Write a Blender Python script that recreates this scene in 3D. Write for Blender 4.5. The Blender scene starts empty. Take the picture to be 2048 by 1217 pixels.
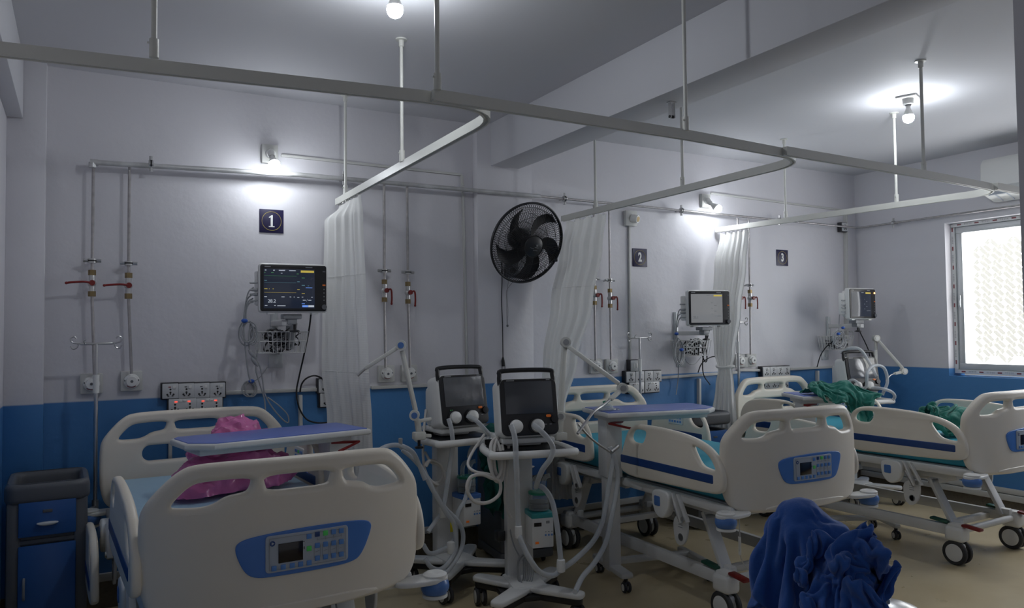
import bpy, bmesh, math, random
from mathutils import Vector, Matrix, Euler, noise
random.seed(7)
scene = bpy.context.scene
COL = scene.collection
PI = math.pi
def R(d): return math.radians(d)

# ------------------------------------------------------------------ camera
EYE = 1.55
YAW, PITCH, ROLL, FPX = 0.510364, 0.0360092, -0.0108098, 1541.86
_f = Vector((math.sin(YAW)*math.cos(PITCH), math.cos(YAW)*math.cos(PITCH), math.sin(PITCH)))
_r = Vector((math.cos(YAW), -math.sin(YAW), 0)); _u = _r.cross(_f)
_r2 = _r*math.cos(ROLL) + _u*math.sin(ROLL); _u2 = -_r*math.sin(ROLL) + _u*math.cos(ROLL)
CAMROT = Matrix((_r2, _u2, -_f)).transposed()
cd = bpy.data.cameras.new('camera'); cam = bpy.data.objects.new('camera', cd); COL.objects.link(cam)
cam.matrix_world = Matrix.Translation((0, 0, EYE)) @ CAMROT.to_4x4()
cd.sensor_width = 36; cd.lens = 36*FPX/2048; cd.clip_start = 0.02
scene.camera = cam
def ray(px, py): return CAMROT @ Vector(((px-1024)/FPX, -(py-608.5)/FPX, -1))
# where the survey photograph's sight lines meet a wall, a floor height or a depth
def at(px, py, Y): r = ray(px, py); p = r*(Y/r.y); p.z += EYE; return p
def atx(px, py, X): r = ray(px, py); p = r*(X/r.x); p.z += EYE; return p
def atz(px, py, Z): r = ray(px, py); p = r*((Z-EYE)/r.z); p.z += EYE; return p

# ------------------------------------------------------------------ materials
M = {}
def mat(name, col, rough=.5, metal=0., bump=0., bscale=40., spec=.5, var=0., emit=0., ecol=None, alpha=1., detail=3., sheen=0., trans=0., coat=0.):
    m = bpy.data.materials.new(name); m.use_nodes = True
    nt = m.node_tree; N = nt.nodes; L = nt.links; b = N['Principled BSDF']
    b.inputs['Base Color'].default_value = (*col, 1); b.inputs['Roughness'].default_value = rough
    b.inputs['Metallic'].default_value = metal; b.inputs['Specular IOR Level'].default_value = spec
    b.inputs['Alpha'].default_value = alpha
    if sheen: b.inputs['Sheen Weight'].default_value = sheen
    if coat: b.inputs['Coat Weight'].default_value = coat
    if emit:
        b.inputs['Emission Color'].default_value = (*(ecol or col), 1); b.inputs['Emission Strength'].default_value = emit
    if bump or var:
        tc = N.new('ShaderNodeTexCoord'); nz = N.new('ShaderNodeTexNoise')
        nz.inputs['Scale'].default_value = bscale; nz.inputs['Detail'].default_value = detail
        L.new(tc.outputs['Object'], nz.inputs['Vector'])
        if bump:
            bp = N.new('ShaderNodeBump'); bp.inputs['Strength'].default_value = bump; bp.inputs['Distance'].default_value = .01
            L.new(nz.outputs['Fac'], bp.inputs['Height']); L.new(bp.outputs['Normal'], b.inputs['Normal'])
        if var:
            rp = N.new('ShaderNodeValToRGB')
            rp.color_ramp.elements[0].color = (*[c*(1-var) for c in col], 1); rp.color_ramp.elements[1].color = (*[min(1, c*(1+var)) for c in col], 1)
            rp.color_ramp.elements[0].position = .3; rp.color_ramp.elements[1].position = .7
            L.new(nz.outputs['Fac'], rp.inputs['Fac']); L.new(rp.outputs['Color'], b.inputs['Base Color'])
    M[name] = m; return m
mat('cream_plastic', (.76, .70, .60), .38, var=.03, bscale=3)
mat('white_plastic', (.76, .76, .74), .35)
mat('white_metal', (.66, .66, .65), .35, var=.04, bscale=9)
mat('grey_plastic', (.30, .31, .32), .45)
mat('dark_grey', (.12, .125, .135), .4)
mat('black', (.012, .012, .014), .35)
mat('rubber', (.035, .035, .038), .6)
mat('blue_plastic', (.075, .18, .46), .3)
mat('navy_plastic', (.014, .052, .20), .35)
mat('panel_blue', (.07, .20, .56), .35)
mat('table_blue', (.11, .17, .52), .3, spec=.5)
mat('locker_blue', (.03, .12, .36), .35)
mat('button_blue', (.10, .26, .62), .4)
mat('keypad_grey', (.42, .46, .52), .4)
mat('screen_black', (.012, .008, .010), .15)
mat('screen_glass', (.06, .065, .075), .22, spec=.6, bump=.12, bscale=14)
mat('film_glass', (.085, .09, .10), .16, spec=1.0, coat=.6, bump=.3, bscale=11, detail=5)
mat('green_light', (.06, .42, .09), .4, emit=.03, ecol=(.15, .9, .2))
mat('green_plastic', (.02, .22, .13), .35)
mat('teal_plastic', (.03, .32, .33), .35)
mat('orange_button', (.6, .14, .02), .4, emit=.06, ecol=(1, .25, .03))
mat('red_plastic', (.20, .014, .012), .35)
mat('red_lever', (.26, .012, .014), .35)
mat('red_light', (.8, .1, .08), .4, emit=.7, ecol=(1, .12, .08))
mat('dark_green_pedal', (.02, .09, .06), .4)
mat('brass', (.27, .20, .10), .42, metal=.7)
mat('steel', (.55, .55, .55), .28, metal=.9)
mat('bright_steel', (.72, .72, .72), .15, metal=1.)
mat('pipe_paint', (.52, .52, .52), .32, metal=.25, var=.22, bscale=9)
mat('pipe_metal', (.42, .40, .40), .3, metal=.6, var=.15, bscale=30)
mat('rail_paint', (.62, .62, .58), .4)
mat('trunking', (.56, .56, .54), .5)
mat('socket_face', (.60, .61, .62), .35)
mat('socket_box', (.03, .03, .035), .5)
mat('turquoise', (.035, .33, .45), .6, bump=.25, bscale=7)
mat('pale_sheet', (.34, .52, .66), .5, bump=1.0, bscale=9, detail=8)
mat('green_cloth', (.010, .150, .115), .9, bump=.35, bscale=30, sheen=.2)
mat('dark_green_cloth', (.008, .11, .085), .9, bump=.35, bscale=30)
mat('blue_cloth', (.020, .095, .37), .9, bump=.3, bscale=35, sheen=.25)
mat('sign_navy', (.010, .007, .048), .4)
mat('sign_gold', (.5, .40, .10), .45)
mat('cord_white', (.62, .60, .57), .45)
mat('cable_grey', (.33, .34, .35), .5)
mat('cable_black', (.01, .01, .012), .5)
mat('tie_blue', (.02, .10, .45), .5)
mat('yellow_tag', (.75, .62, .02), .5)
mat('alu', (.55, .57, .58), .4, metal=.5)
mat('bulb_body', (.8, .8, .78), .4)
mat('bulb_glow', (1, 1, 1), .5, emit=310., ecol=(.90, .95, 1.0))
mat('bulb_glow_soft', (1, 1, 1), .5, emit=150., ecol=(.90, .95, 1.0))
mat('led_yellow', (.3, .25, .04), .5, emit=.40, ecol=(.85, .65, .12))
mat('led_white', (.3, .32, .35), .5, emit=.40, ecol=(.8, .88, 1))
mat('led_green', (.05, .2, .08), .5, emit=.16, ecol=(.25, .8, .3))
mat('led_cyan', (.08, .2, .25), .5, emit=.18, ecol=(.35, .8, .9))
mat('led_blue', (.1, .25, .8), .5, emit=.5, ecol=(.2, .4, 1))
mat('led_orange', (.9, .3, .05), .5, emit=6., ecol=(1, .45, .12))
mat('monitor_screen', (.012, .015, .024), .12, emit=.03, ecol=(.3, .4, .7), spec=.6)
mat('screen_painted_reflection', (.05, .055, .06), .12, emit=.17, ecol=(.85, .87, .9), spec=.6)  # bright reflection on the screen painted in as an even pale glow
mat('tape_white', (.70, .70, .70), .4)
mat('tape_red', (.24, .06, .07), .4)
mat('tape_grey', (.25, .25, .27), .4)

def shader_mix(name, col, transp, rough=.2, tcol=(1, 1, 1)):
    m = bpy.data.materials.new(name); m.use_nodes = True; nt = m.node_tree; N = nt.nodes; L = nt.links
    b = N['Principled BSDF']; b.inputs['Base Color'].default_value = (*col, 1); b.inputs['Roughness'].default_value = rough
    t = N.new('ShaderNodeBsdfTransparent'); t.inputs[0].default_value = (*tcol, 1)
    fr = N.new('ShaderNodeLayerWeight'); fr.inputs['Blend'].default_value = .35
    mr = N.new('ShaderNodeMapRange'); mr.inputs['To Min'].default_value = transp; mr.inputs['To Max'].default_value = max(0, transp-.35)
    L.new(fr.outputs['Facing'], mr.inputs['Value'])
    mx = N.new('ShaderNodeMixShader'); L.new(mr.outputs[0], mx.inputs[0]); L.new(b.outputs[0], mx.inputs[1]); L.new(t.outputs[0], mx.inputs[2])
    L.new(mx.outputs[0], N['Material Output'].inputs['Surface']); M[name] = m; return m
shader_mix('hose_clear', (.62, .65, .68), .48, .25)
shader_mix('clear_plastic', (.55, .6, .6), .72, .1)
shader_mix('pink_film', (.72, .20, .46), .34, .16, (1, .55, .8))

def curtain_mat():
    m = bpy.data.materials.new('curtain_fabric'); m.use_nodes = True; nt = m.node_tree; N = nt.nodes; L = nt.links
    b = N['Principled BSDF']; b.inputs['Base Color'].default_value = (.84, .84, .82, 1); b.inputs['Roughness'].default_value = .85
    tc = N.new('ShaderNodeTexCoord'); w = N.new('ShaderNodeTexWave'); w.wave_type = 'BANDS'; w.bands_direction = 'Z'; w.inputs['Scale'].default_value = 22; w.inputs['Distortion'].default_value = .3
    bp = N.new('ShaderNodeBump'); bp.inputs['Strength'].default_value = .12; bp.inputs['Distance'].default_value = .004
    L.new(tc.outputs['Object'], w.inputs['Vector']); L.new(w.outputs['Fac'], bp.inputs['Height']); L.new(bp.outputs[0], b.inputs['Normal'])
    t = N.new('ShaderNodeBsdfTranslucent'); t.inputs[0].default_value = (.85, .85, .84, 1)
    mx = N.new('ShaderNodeMixShader'); mx.inputs[0].default_value = .32
    L.new(b.outputs[0], mx.inputs[1]); L.new(t.outputs[0], mx.inputs[2]); L.new(mx.outputs[0], N['Material Output'].inputs['Surface']); M['curtain_fabric'] = m
curtain_mat()

def wall_mat():
    m = bpy.data.materials.new('wall_paint'); m.use_nodes = True; nt = m.node_tree; N = nt.nodes; L = nt.links
    b = N['Principled BSDF']; b.inputs['Roughness'].default_value = .45
    g = N.new('ShaderNodeNewGeometry'); s = N.new('ShaderNodeSeparateXYZ'); L.new(g.outputs['Position'], s.inputs[0])
    def step(z, w=.004):
        r = N.new('ShaderNodeMapRange'); r.inputs['From Min'].default_value = z-w; r.inputs['From Max'].default_value = z+w; L.new(s.outputs['Z'], r.inputs['Value']); return r
    nz = N.new('ShaderNodeTexNoise'); nz.inputs['Scale'].default_value = 1.3; nz.inputs['Detail'].default_value = 4; L.new(g.outputs['Position'], nz.inputs['Vector'])
    ad = N.new('ShaderNodeMath'); ad.operation = 'MULTIPLY_ADD'; ad.inputs[1].default_value = .012; L.new(nz.outputs['Fac'], ad.inputs[0])
    L.new(s.outputs['Z'], ad.inputs[2])
    top = step(1.186); L.new(ad.outputs[0], top.inputs['Value'])
    low = step(.155, .002)
    def mix(fac, a, c):
        x = N.new('ShaderNodeMix'); x.data_type = 'RGBA'; L.new(fac, x.inputs[0])
        for k, v in ((6, a), (7, c)):
            if isinstance(v, tuple): x.inputs[k].default_value = (*v, 1)
            else: L.new(v, x.inputs[k])
        return x.outputs[2]
    nb = N.new('ShaderNodeTexNoise'); nb.inputs['Scale'].default_value = 60; nb.inputs['Detail'].default_value = 2; L.new(g.outputs['Position'], nb.inputs['Vector'])
    blue = mix(nz.outputs['Fac'], (.050, .185, .43), (.066, .225, .50))
    white = mix(nz.outputs['Fac'], (.62, .61, .65), (.69, .68, .71))
    brown = mix(nb.outputs['Fac'], (.10, .085, .065), (.20, .17, .13))
    c = mix(low.outputs[0], brown, blue); c = mix(top.outputs[0], c, white); L.new(c, b.inputs['Base Color'])
    nf = N.new('ShaderNodeTexNoise'); nf.inputs['Scale'].default_value = 9; nf.inputs['Detail'].default_value = 6; L.new(g.outputs['Position'], nf.inputs['Vector'])
    bp = N.new('ShaderNodeBump'); bp.inputs['Strength'].default_value = .35; bp.inputs['Distance'].default_value = .012
    L.new(nf.outputs['Fac'], bp.inputs['Height']); L.new(bp.outputs[0], b.inputs['Normal']); M['wall_paint'] = m
wall_mat()
mat('ceiling_paint', (.60, .60, .63), .8, bump=.1, bscale=6)

def floor_mat():
    m = bpy.data.materials.new('floor_epoxy'); m.use_nodes = True; nt = m.node_tree; N = nt.nodes; L = nt.links
    b = N['Principled BSDF']; b.inputs['Roughness'].default_value = .28; b.inputs['Specular IOR Level'].default_value = .45
    tc = N.new('ShaderNodeTexCoord'); n1 = N.new('ShaderNodeTexNoise'); n1.inputs['Scale'].default_value = 2.2; n1.inputs['Detail'].default_value = 7
    L.new(tc.outputs['Object'], n1.inputs['Vector'])
    rp = N.new('ShaderNodeValToRGB'); e = rp.color_ramp.elements
    e[0].position = .3; e[0].color = (.54, .44, .26, 1); e[1].position = .72; e[1].color = (.66, .56, .37, 1)
    L.new(n1.outputs['Fac'], rp.inputs['Fac']); L.new(rp.outputs['Color'], b.inputs['Base Color'])
    n2 = N.new('ShaderNodeTexNoise'); n2.inputs['Scale'].default_value = 5; n2.inputs['Detail'].default_value = 6; L.new(tc.outputs['Object'], n2.inputs['Vector'])
    mr = N.new('ShaderNodeMapRange'); mr.inputs['To Min'].default_value = .2; mr.inputs['To Max'].default_value = .42; L.new(n2.outputs['Fac'], mr.inputs['Value']); L.new(mr.outputs[0], b.inputs['Roughness'])
    bp = N.new('ShaderNodeBump'); bp.inputs['Strength'].default_value = .05; L.new(n2.outputs['Fac'], bp.inputs['Height']); L.new(bp.outputs[0], b.inputs['Normal']); M['floor_epoxy'] = m
floor_mat()

def pane_mat():
    # frosted pane with day behind it, an interlocking key motif pressed in the glass
    m = bpy.data.materials.new('frosted_pane'); m.use_nodes = True; nt = m.node_tree; N = nt.nodes; L = nt.links
    b = N['Principled BSDF']; b.inputs['Base Color'].default_value = (.8, .8, .76, 1); b.inputs['Roughness'].default_value = .3
    b.inputs['Emission Color'].default_value = (.95, .97, 1, 1); b.inputs['Emission Strength'].default_value = 5.5
    M['frosted_pane'] = m
    m2 = m.copy(); m2.name = 'frosted_motif'; b2 = m2.node_tree.nodes['Principled BSDF']
    b2.inputs['Emission Color'].default_value = (.93, .91, .82, 1); b2.inputs['Emission Strength'].default_value = .62; M['frosted_motif'] = m2
pane_mat()

# ------------------------------------------------------------------ mesh helpers
def chaikin(p, n=2, closed=True):
    for _ in range(n):
        q = []
        L_ = len(p)
        rng = range(L_) if closed else range(L_-1)
        if not closed: q.append(p[0])
        for i in rng:
            a, b = Vector(p[i]), Vector(p[(i+1) % L_])
            q += [tuple(a*.75+b*.25), tuple(a*.25+b*.75)]
        if not closed: q.append(p[-1])
        p = q
    return p
def smooth_path(pts, n=6):
    pts = [Vector(p) for p in pts]
    if len(pts) < 3: return pts
    out = []
    P = [pts[0]*2-pts[1]] + pts + [pts[-1]*2-pts[-2]]
    for i in range(1, len(P)-2):
        a, b, c, d = P[i-1], P[i], P[i+1], P[i+2]
        for k in range(n):
            t = k/n
            out.append(.5*((2*b)+(c-a)*t+(2*a-5*b+4*c-d)*t*t+(3*b-a-3*c+d)*t**3))
    out.append(pts[-1]); return out
def round_poly(w, h, r, n=5, cx=0, cy=0):
    o = []
    for (sx, sy, a0) in ((1, 1, 0), (-1, 1, 90), (-1, -1, 180), (1, -1, 270)):
        for k in range(n+1):
            a = R(a0+90*k/n); o.append((cx+sx*(w/2-r)+r*math.cos(a), cy+sy*(h/2-r)+r*math.sin(a)))
    return o

class MB:
    def __init__(s): s.bm = bmesh.new(); s.mats = []; s.mi = 0
    def use(s, m):
        if m not in s.mats: s.mats.append(m)
        s.mi = s.mats.index(m); return s
    def _mark(s, n0):
        s.bm.faces.ensure_lookup_table()
        for f in list(s.bm.faces)[n0:]: f.material_index = s.mi
    def box(s, c, d, rot=None, bev=0, seg=2):
        t = bmesh.new(); bmesh.ops.create_cube(t, size=1)
        bmesh.ops.scale(t, vec=Vector(d), verts=t.verts)
        if bev: bmesh.ops.bevel(t, geom=t.edges[:], offset=min(bev, min(d)*.49), segments=seg, profile=.5, affect='EDGES')
        return s.merge(t, Matrix.Translation(Vector(c)) @ (rot.to_4x4() if rot else Matrix()))
    def merge(s, t, Mx=None):
        if Mx is not None: bmesh.ops.transform(t, matrix=Mx, verts=t.verts)
        n0 = len(s.bm.faces); vm = {}
        for v in t.verts: vm[v] = s.bm.verts.new(v.co)
        for f in t.faces:
            try: nf = s.bm.faces.new([vm[v] for v in f.verts]); nf.material_index = s.mi; nf.smooth = True
            except ValueError: pass
        t.free(); return s
    def bar(s, a, b, w, h, up=(0, 0, 1), bev=.004):
        a, b = Vector(a), Vector(b); d = b-a; z = d.normalized(); u = Vector(up)
        if abs(u.dot(z)) > .98: u = Vector((0, 1, 0))
        x = u.cross(z).normalized(); y = z.cross(x)
        return s.box((a+b)/2, (w, h, d.length), Matrix((x, y, z)).transposed(), bev)
    def cyl(s, a, b, r0, r1=None, seg=16):
        r1 = r0 if r1 is None else r1
        return s.tube([a, b], [r0, r1], seg)
    def tube(s, pts, r, seg=8, closed=False, flat=None):
        pts = [Vector(p) for p in pts]; n = len(pts)
        rs = r if isinstance(r, (list, tuple)) else [r]*n
        t = bmesh.new(); rings = []
        def tan(i):
            if closed: return (pts[(i+1) % n]-pts[i-1]).normalized()
            a = pts[max(0, i-1)]; b = pts[min(n-1, i+1)]; d = b-a
            return d.normalized() if d.length > 1e-9 else Vector((0, 0, 1))
        t0 = tan(0); u = Vector((0, 0, 1)) if abs(t0.z) < .9 else Vector((1, 0, 0))
        nrm = (u - t0*u.dot(t0)).normalized()
        for i in range(n):
            ti = tan(i); nrm = (nrm - ti*nrm.dot(ti)); nrm = nrm.normalized() if nrm.length > 1e-6 else Vector((1, 0, 0)); bn = ti.cross(nrm)
            rings.append([t.verts.new(pts[i]+(nrm*math.cos(2*PI*k/seg)+bn*math.sin(2*PI*k/seg))*rs[i]) for k in range(seg)])
        for i in range(n if closed else n-1):
            A, B = rings[i], rings[(i+1) % n]
            for k in range(seg): t.faces.new((A[k], A[(k+1) % seg], B[(k+1) % seg], B[k]))
        if not closed:
            t.faces.new(rings[0][::-1]); t.faces.new(rings[-1])
        return s.merge(t)
    def hose(s, pts, r, seg=8, n=6): return s.tube(smooth_path(pts, n), r, seg)
    def lathe(s, prof, Mx=None, seg=24):
        t = bmesh.new(); rings = []
        for (r, z) in prof:
            rings.append([t.verts.new((r*math.cos(2*PI*k/seg), r*math.sin(2*PI*k/seg), z)) for k in range(seg)])
        for A, B in zip(rings, rings[1:]):
            for k in range(seg): t.faces.new((A[k], A[(k+1) % seg], B[(k+1) % seg], B[k]))
        t.faces.new(rings[0][::-1]); t.faces.new(rings[-1])
        bmesh.ops.remove_doubles(t, verts=t.verts, dist=1e-6)
        return s.merge(t, Mx)
    def ball(s, c, r, sc=(1, 1, 1), seg=20):
        t = bmesh.new(); bmesh.ops.create_uvsphere(t, u_segments=seg, v_segments=seg//2, radius=r)
        return s.merge(t, Matrix.Translation(Vector(c)) @ Matrix.Diagonal((*sc, 1)))
    def grid(s, nu, nv, f, solid=0.):
        t = bmesh.new(); V = [[t.verts.new(f(i/nu, j/nv)) for j in range(nv+1)] for i in range(nu+1)]
        for i in range(nu):
            for j in range(nv): t.faces.new((V[i][j], V[i+1][j], V[i+1][j+1], V[i][j+1]))
        if solid:
            bmesh.ops.recalc_face_normals(t, faces=t.faces)
            bmesh.ops.solidify(t, geom=t.faces[:], thickness=solid)
        return s.merge(t)
    def plate(s, outlines, depth, bev=.006, Mx=None, cutx=None, deform=None, res=2):
        # closed outline(s) in a plane, the later ones holes, with real thickness and rounded edges
        cu = bpy.data.curves.new('t', 'CURVE'); cu.dimensions = '2D'; cu.fill_mode = 'BOTH'
        bev = min(bev, depth*.49)
        cu.extrude = max(depth/2-bev, 0.0002); cu.bevel_depth = bev; cu.bevel_resolution = res; cu.offset = -bev
        for o in outlines:
            sp = cu.splines.new('POLY'); sp.points.add(len(o)-1)
            for p, q in zip(sp.points, o): p.co = (q[0], q[1], 0, 1)
            sp.use_cyclic_u = True
        ob = bpy.data.objects.new('t', cu); me = bpy.data.meshes.new_from_object(ob)
        t = bmesh.new(); t.from_mesh(me)
        bpy.data.objects.remove(ob); bpy.data.curves.remove(cu); bpy.data.meshes.remove(me)
        bmesh.ops.remove_doubles(t, verts=t.verts, dist=1e-5)
        if cutx:
            for x in cutx:
                bmesh.ops.bisect_plane(t, geom=t.verts[:]+t.edges[:]+t.faces[:], plane_co=(x, 0, 0), plane_no=(1, 0, 0), dist=1e-5)
        if deform:
            for v in t.verts: v.co = deform(v.co)
        return s.merge(t, Mx)
    def text(s, body, size, Mx, depth=.0006, bold=0., center=True):
        cu = bpy.data.curves.new('t', 'FONT'); cu.body = body; cu.size = size; cu.extrude = depth; cu.offset = bold
        if center: cu.align_x = 'CENTER'; cu.align_y = 'CENTER'
        ob = bpy.data.objects.new('t', cu); me = bpy.data.meshes.new_from_object(ob)
        t = bmesh.new(); t.from_mesh(me); bpy.data.objects.remove(ob); bpy.data.curves.remove(cu); bpy.data.meshes.remove(me)
        return s.merge(t, Mx)
    def mesh(s, name, angle=40):
        bmesh.ops.recalc_face_normals(s.bm, faces=s.bm.faces[:])
        me = bpy.data.meshes.new(name); s.bm.to_mesh(me); s.bm.free()
        for m in s.mats: me.materials.append(M[m])
        me.polygons.foreach_set('use_smooth', [True]*len(me.polygons))
        me.set_sharp_from_angle(angle=R(angle)); return me
    def build(s, name, m=None, parent=None, world=False, angle=40):
        if m: s.mats = [m]
        if world and parent is not None:
            bmesh.ops.transform(s.bm, matrix=WM(parent).inverted(), verts=s.bm.verts)
        return link(name, s.mesh(name, angle), parent)
def WM(o):
    m = o.matrix_basis.copy()
    return WM(o.parent) @ m if o.parent else m
def link(name, me, parent=None):
    o = bpy.data.objects.new(name, me); COL.objects.link(o)
    if parent is not None: o.parent = parent
    return o
def tag(o, label=None, cat=None, group=None, kind=None):
    if label: o['label'] = label
    if cat: o['category'] = cat
    if group: o['group'] = group
    if kind: o['kind'] = kind
    return o
def thing(name, loc, rz, label, cat, group=None):
    o = bpy.data.objects.new(name, None); COL.objects.link(o); o.empty_display_size = .05
    o.location = loc; o.rotation_euler = (0, 0, rz); return tag(o, label, cat, group)
XZ = Matrix(((1, 0, 0, 0), (0, 0, -1, 0), (0, 1, 0, 0), (0, 0, 0, 1)))      # plate in x,z facing -y
YZ = Matrix(((0, 0, 1, 0), (1, 0, 0, 0), (0, 1, 0, 0), (0, 0, 0, 1)))       # plate in y,z facing +x
def T(x, y, z): return Matrix.Translation((x, y, z))
# ------------------------------------------------------------------ cloths: each sheet is dropped over what carries it, before the rest is built
def atd(px, py, d): r = ray(px, py); p = r*(d/r.dot(_f)); p.z += EYE; return p
def settle(nu, nv, start, cores, extra=(), frames=45, bend=.5, mass=.3, damp=8, dmin=.006, hold=None):
    mb = MB()
    for c in cores:
        if c[0] == 'ball':
            t = bmesh.new(); bmesh.ops.create_uvsphere(t, u_segments=22, v_segments=14, radius=c[2]); mb.merge(t, Matrix.Translation(Vector(c[1])) @ Matrix.Diagonal((*c[3], 1)))
        else: mb.box(c[1], c[2], Matrix.Rotation(c[3], 3, 'Z'), bev=c[4], seg=3)
    solids = [bpy.data.objects.new('core', mb.mesh('core'))] + [bpy.data.objects.new('core', me) for me in extra]
    for co in solids:
        COL.objects.link(co); co.modifiers.new('collide', 'COLLISION'); co.collision.thickness_outer = .005; co.collision.cloth_friction = 25; co.collision.damping = .8
    mb = MB(); mb.grid(nu, nv, start); sh = bpy.data.objects.new('sheet', mb.mesh('sheet')); COL.objects.link(sh)
    md = sh.modifiers.new('cloth', 'CLOTH'); s = md.settings
    s.quality = 5; s.mass = mass; s.tension_stiffness = 15; s.compression_stiffness = 15; s.shear_stiffness = 5; s.bending_stiffness = bend; s.tension_damping = damp; s.compression_damping = damp; s.shear_damping = damp; s.bending_damping = .5; s.air_damping = 1.0
    if hold:   # points that stay where they were put down
        g = sh.vertex_groups.new(name='held'); g.add([i*(nv+1)+j for i in range(nu+1) for j in range(nv+1) if hold(i/nu, j/nv)], 1.0, 'ADD'); s.vertex_group_mass = 'held'
    cs = md.collision_settings; cs.use_self_collision = True; cs.self_distance_min = dmin; cs.distance_min = dmin; cs.collision_quality = 3; cs.self_friction = 15
    md.point_cache.frame_start = 1; md.point_cache.frame_end = frames+2; scene.frame_start = 1; scene.frame_end = frames+2
    for f in range(1, frames+1): scene.frame_set(f)
    me = bpy.data.meshes.new_from_object(sh.evaluated_get(bpy.context.evaluated_depsgraph_get()))
    bpy.data.objects.remove(sh)
    for co in solids: bpy.data.objects.remove(co)
    scene.frame_set(1); return me
def cloth(name, me, m, label, thick=.0026):
    t = bmesh.new(); t.from_mesh(me); b = MB(); b.merge(t); o = b.build(name, m, angle=180)
    su = o.modifiers.new('soft', 'SUBSURF'); su.levels = su.render_levels = 1
    sd = o.modifiers.new('hem', 'SOLIDIFY'); sd.thickness = thick; sd.offset = 0
    return tag(o, label, 'cloth')
BD = 2.3
ex = Vector((math.cos(YAW), -math.sin(YAW), 0)); ey = Vector((math.sin(YAW), math.cos(YAW), 0))
def off(o, x, y, z): return o+ex*x+ey*y+Vector((0, 0, z))
def drop_blue():
    o = atd(1626, 1072, BD)
    cores = [('ball', off(o, 0, 0, -.03), .07, (1, .85, 1.3)), ('ball', off(o, -.01, 0, -.20), .08, (1.0, .9, 2.0)), ('box', off(o, .0, 0, .02), (.20, .16, .03), -YAW, .01), ('ball', off(o, -.03, 0, .06), .05, (1.3, 1, .8)), ('box', off(o, 0, 0, -.42), (.5, .4, .02), -YAW, 0)]
    def low(u, v): a, b = u-.5, v-.5; return off(o, a*.72+.01, b*.66, .13+.03*math.sin(a*20+b*9)+.025*math.sin(b*19-a*8))
    A_ = settle(48, 46, low, cores, frames=33)
    def top(u, v):
        a, b = u-.5, v-.5; w = .05*math.sin(a*13+b*6+1)+.045*math.sin(b*11-a*7)+.010*math.sin(a*33+b*25)
        return off(o, a*.40-.05+.04*math.sin(b*11+1), b*.30-.03+.03*math.sin(a*13), .19-.10*a+w)
    B_ = settle(50, 42, top, cores, [A_], frames=23, bend=1.0, dmin=.008)
    for me in (A_, B_):
        for v in me.vertices:
            d = v.co-o; s = d.dot(ex); v.co -= ex*(s*.16+.012)
    return A_, B_
BLUE_O = atd(1626, 1072, BD)
BLUE_UNDER, BLUE_OVER = drop_blue()
def drop_on_table():
    tc = Vector((4.945, 3.923, 0)); a = R(-27); tx = Vector((math.cos(a), math.sin(a), 0)); ty = Vector((-math.sin(a), math.cos(a), 0)); z = 1.058
    def f(u, v):
        p, q = u-.5, v-.5; w = .016*math.sin(p*19+q*8)+.016*math.sin(q*17-p*11+1)+.008*math.sin(p*37+q*29)
        return tc+tx*(.0+p*.60+.03*math.sin(q*13))+ty*(-.06-.20*max(0, u-.35)/.65+q*.50+.02*math.sin(p*13))+Vector((0, 0, z+.05+w+.03*math.sin(PI*u)))
    return settle(50, 44, f, [('box', tc+Vector((0, 0, z-.03)), (.60, .40, .06), a, .008)], frames=36, bend=.5, hold=lambda u, v: (abs(u-.32) < .03 and abs(v-.55) < .12) or (abs(u-.6) < .03 and abs(v-.62) < .1))
GREEN_TABLE = drop_on_table()
def drop_on_bed():
    o = atd(1903, 858, 5.42); o.z = .79
    def f(u, v):
        p, q = u-.5, v-.5; w = .026*math.sin(p*17+q*8)+.024*math.sin(q*15-p*9+1)+.010*math.sin(p*35+q*27)
        return o+ex*(-.02+p*.56+.04*math.sin(q*13))+ey*(q*.50+.04*math.sin(p*13))+Vector((0, 0, .24+w))
    return settle(44, 42, f, [('box', Vector((o.x, o.y, .72)), (1.2, 1.2, .13), 0, 0), ('ball', o-ex*.05+Vector((0, 0, .05)), .11, (1.3, 1, 1.0)), ('ball', o+ex*.06+Vector((0, 0, .11)), .085, (1.2, 1, .9))], frames=34, bend=.5)
GREEN_BED = drop_on_bed()
def drop_on_locker():
    c = Vector((2.62, 4.68, 0)); a = R(-6); tx = Vector((math.cos(a), math.sin(a), 0)); ty = Vector((-math.sin(a), math.cos(a), 0)); z = .90
    d = tx*math.cos(.6)+ty*math.sin(.6); e = -tx*math.sin(.6)+ty*math.cos(.6)
    def f(u, v):
        p, q = u-.5, v-.5; return c-tx*.10-ty*.10+d*(p*.62)+e*(q*.52)+Vector((0, 0, z+.07+.02*math.sin(p*24+q*8)+.02*math.sin(q*22-p*9+1)))
    return settle(34, 30, f, [('box', c+Vector((0, 0, z-.3)), (.41, .48, .60), a, .02)], frames=40, bend=.4)
GREEN_LOCKER = drop_on_locker()
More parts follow.
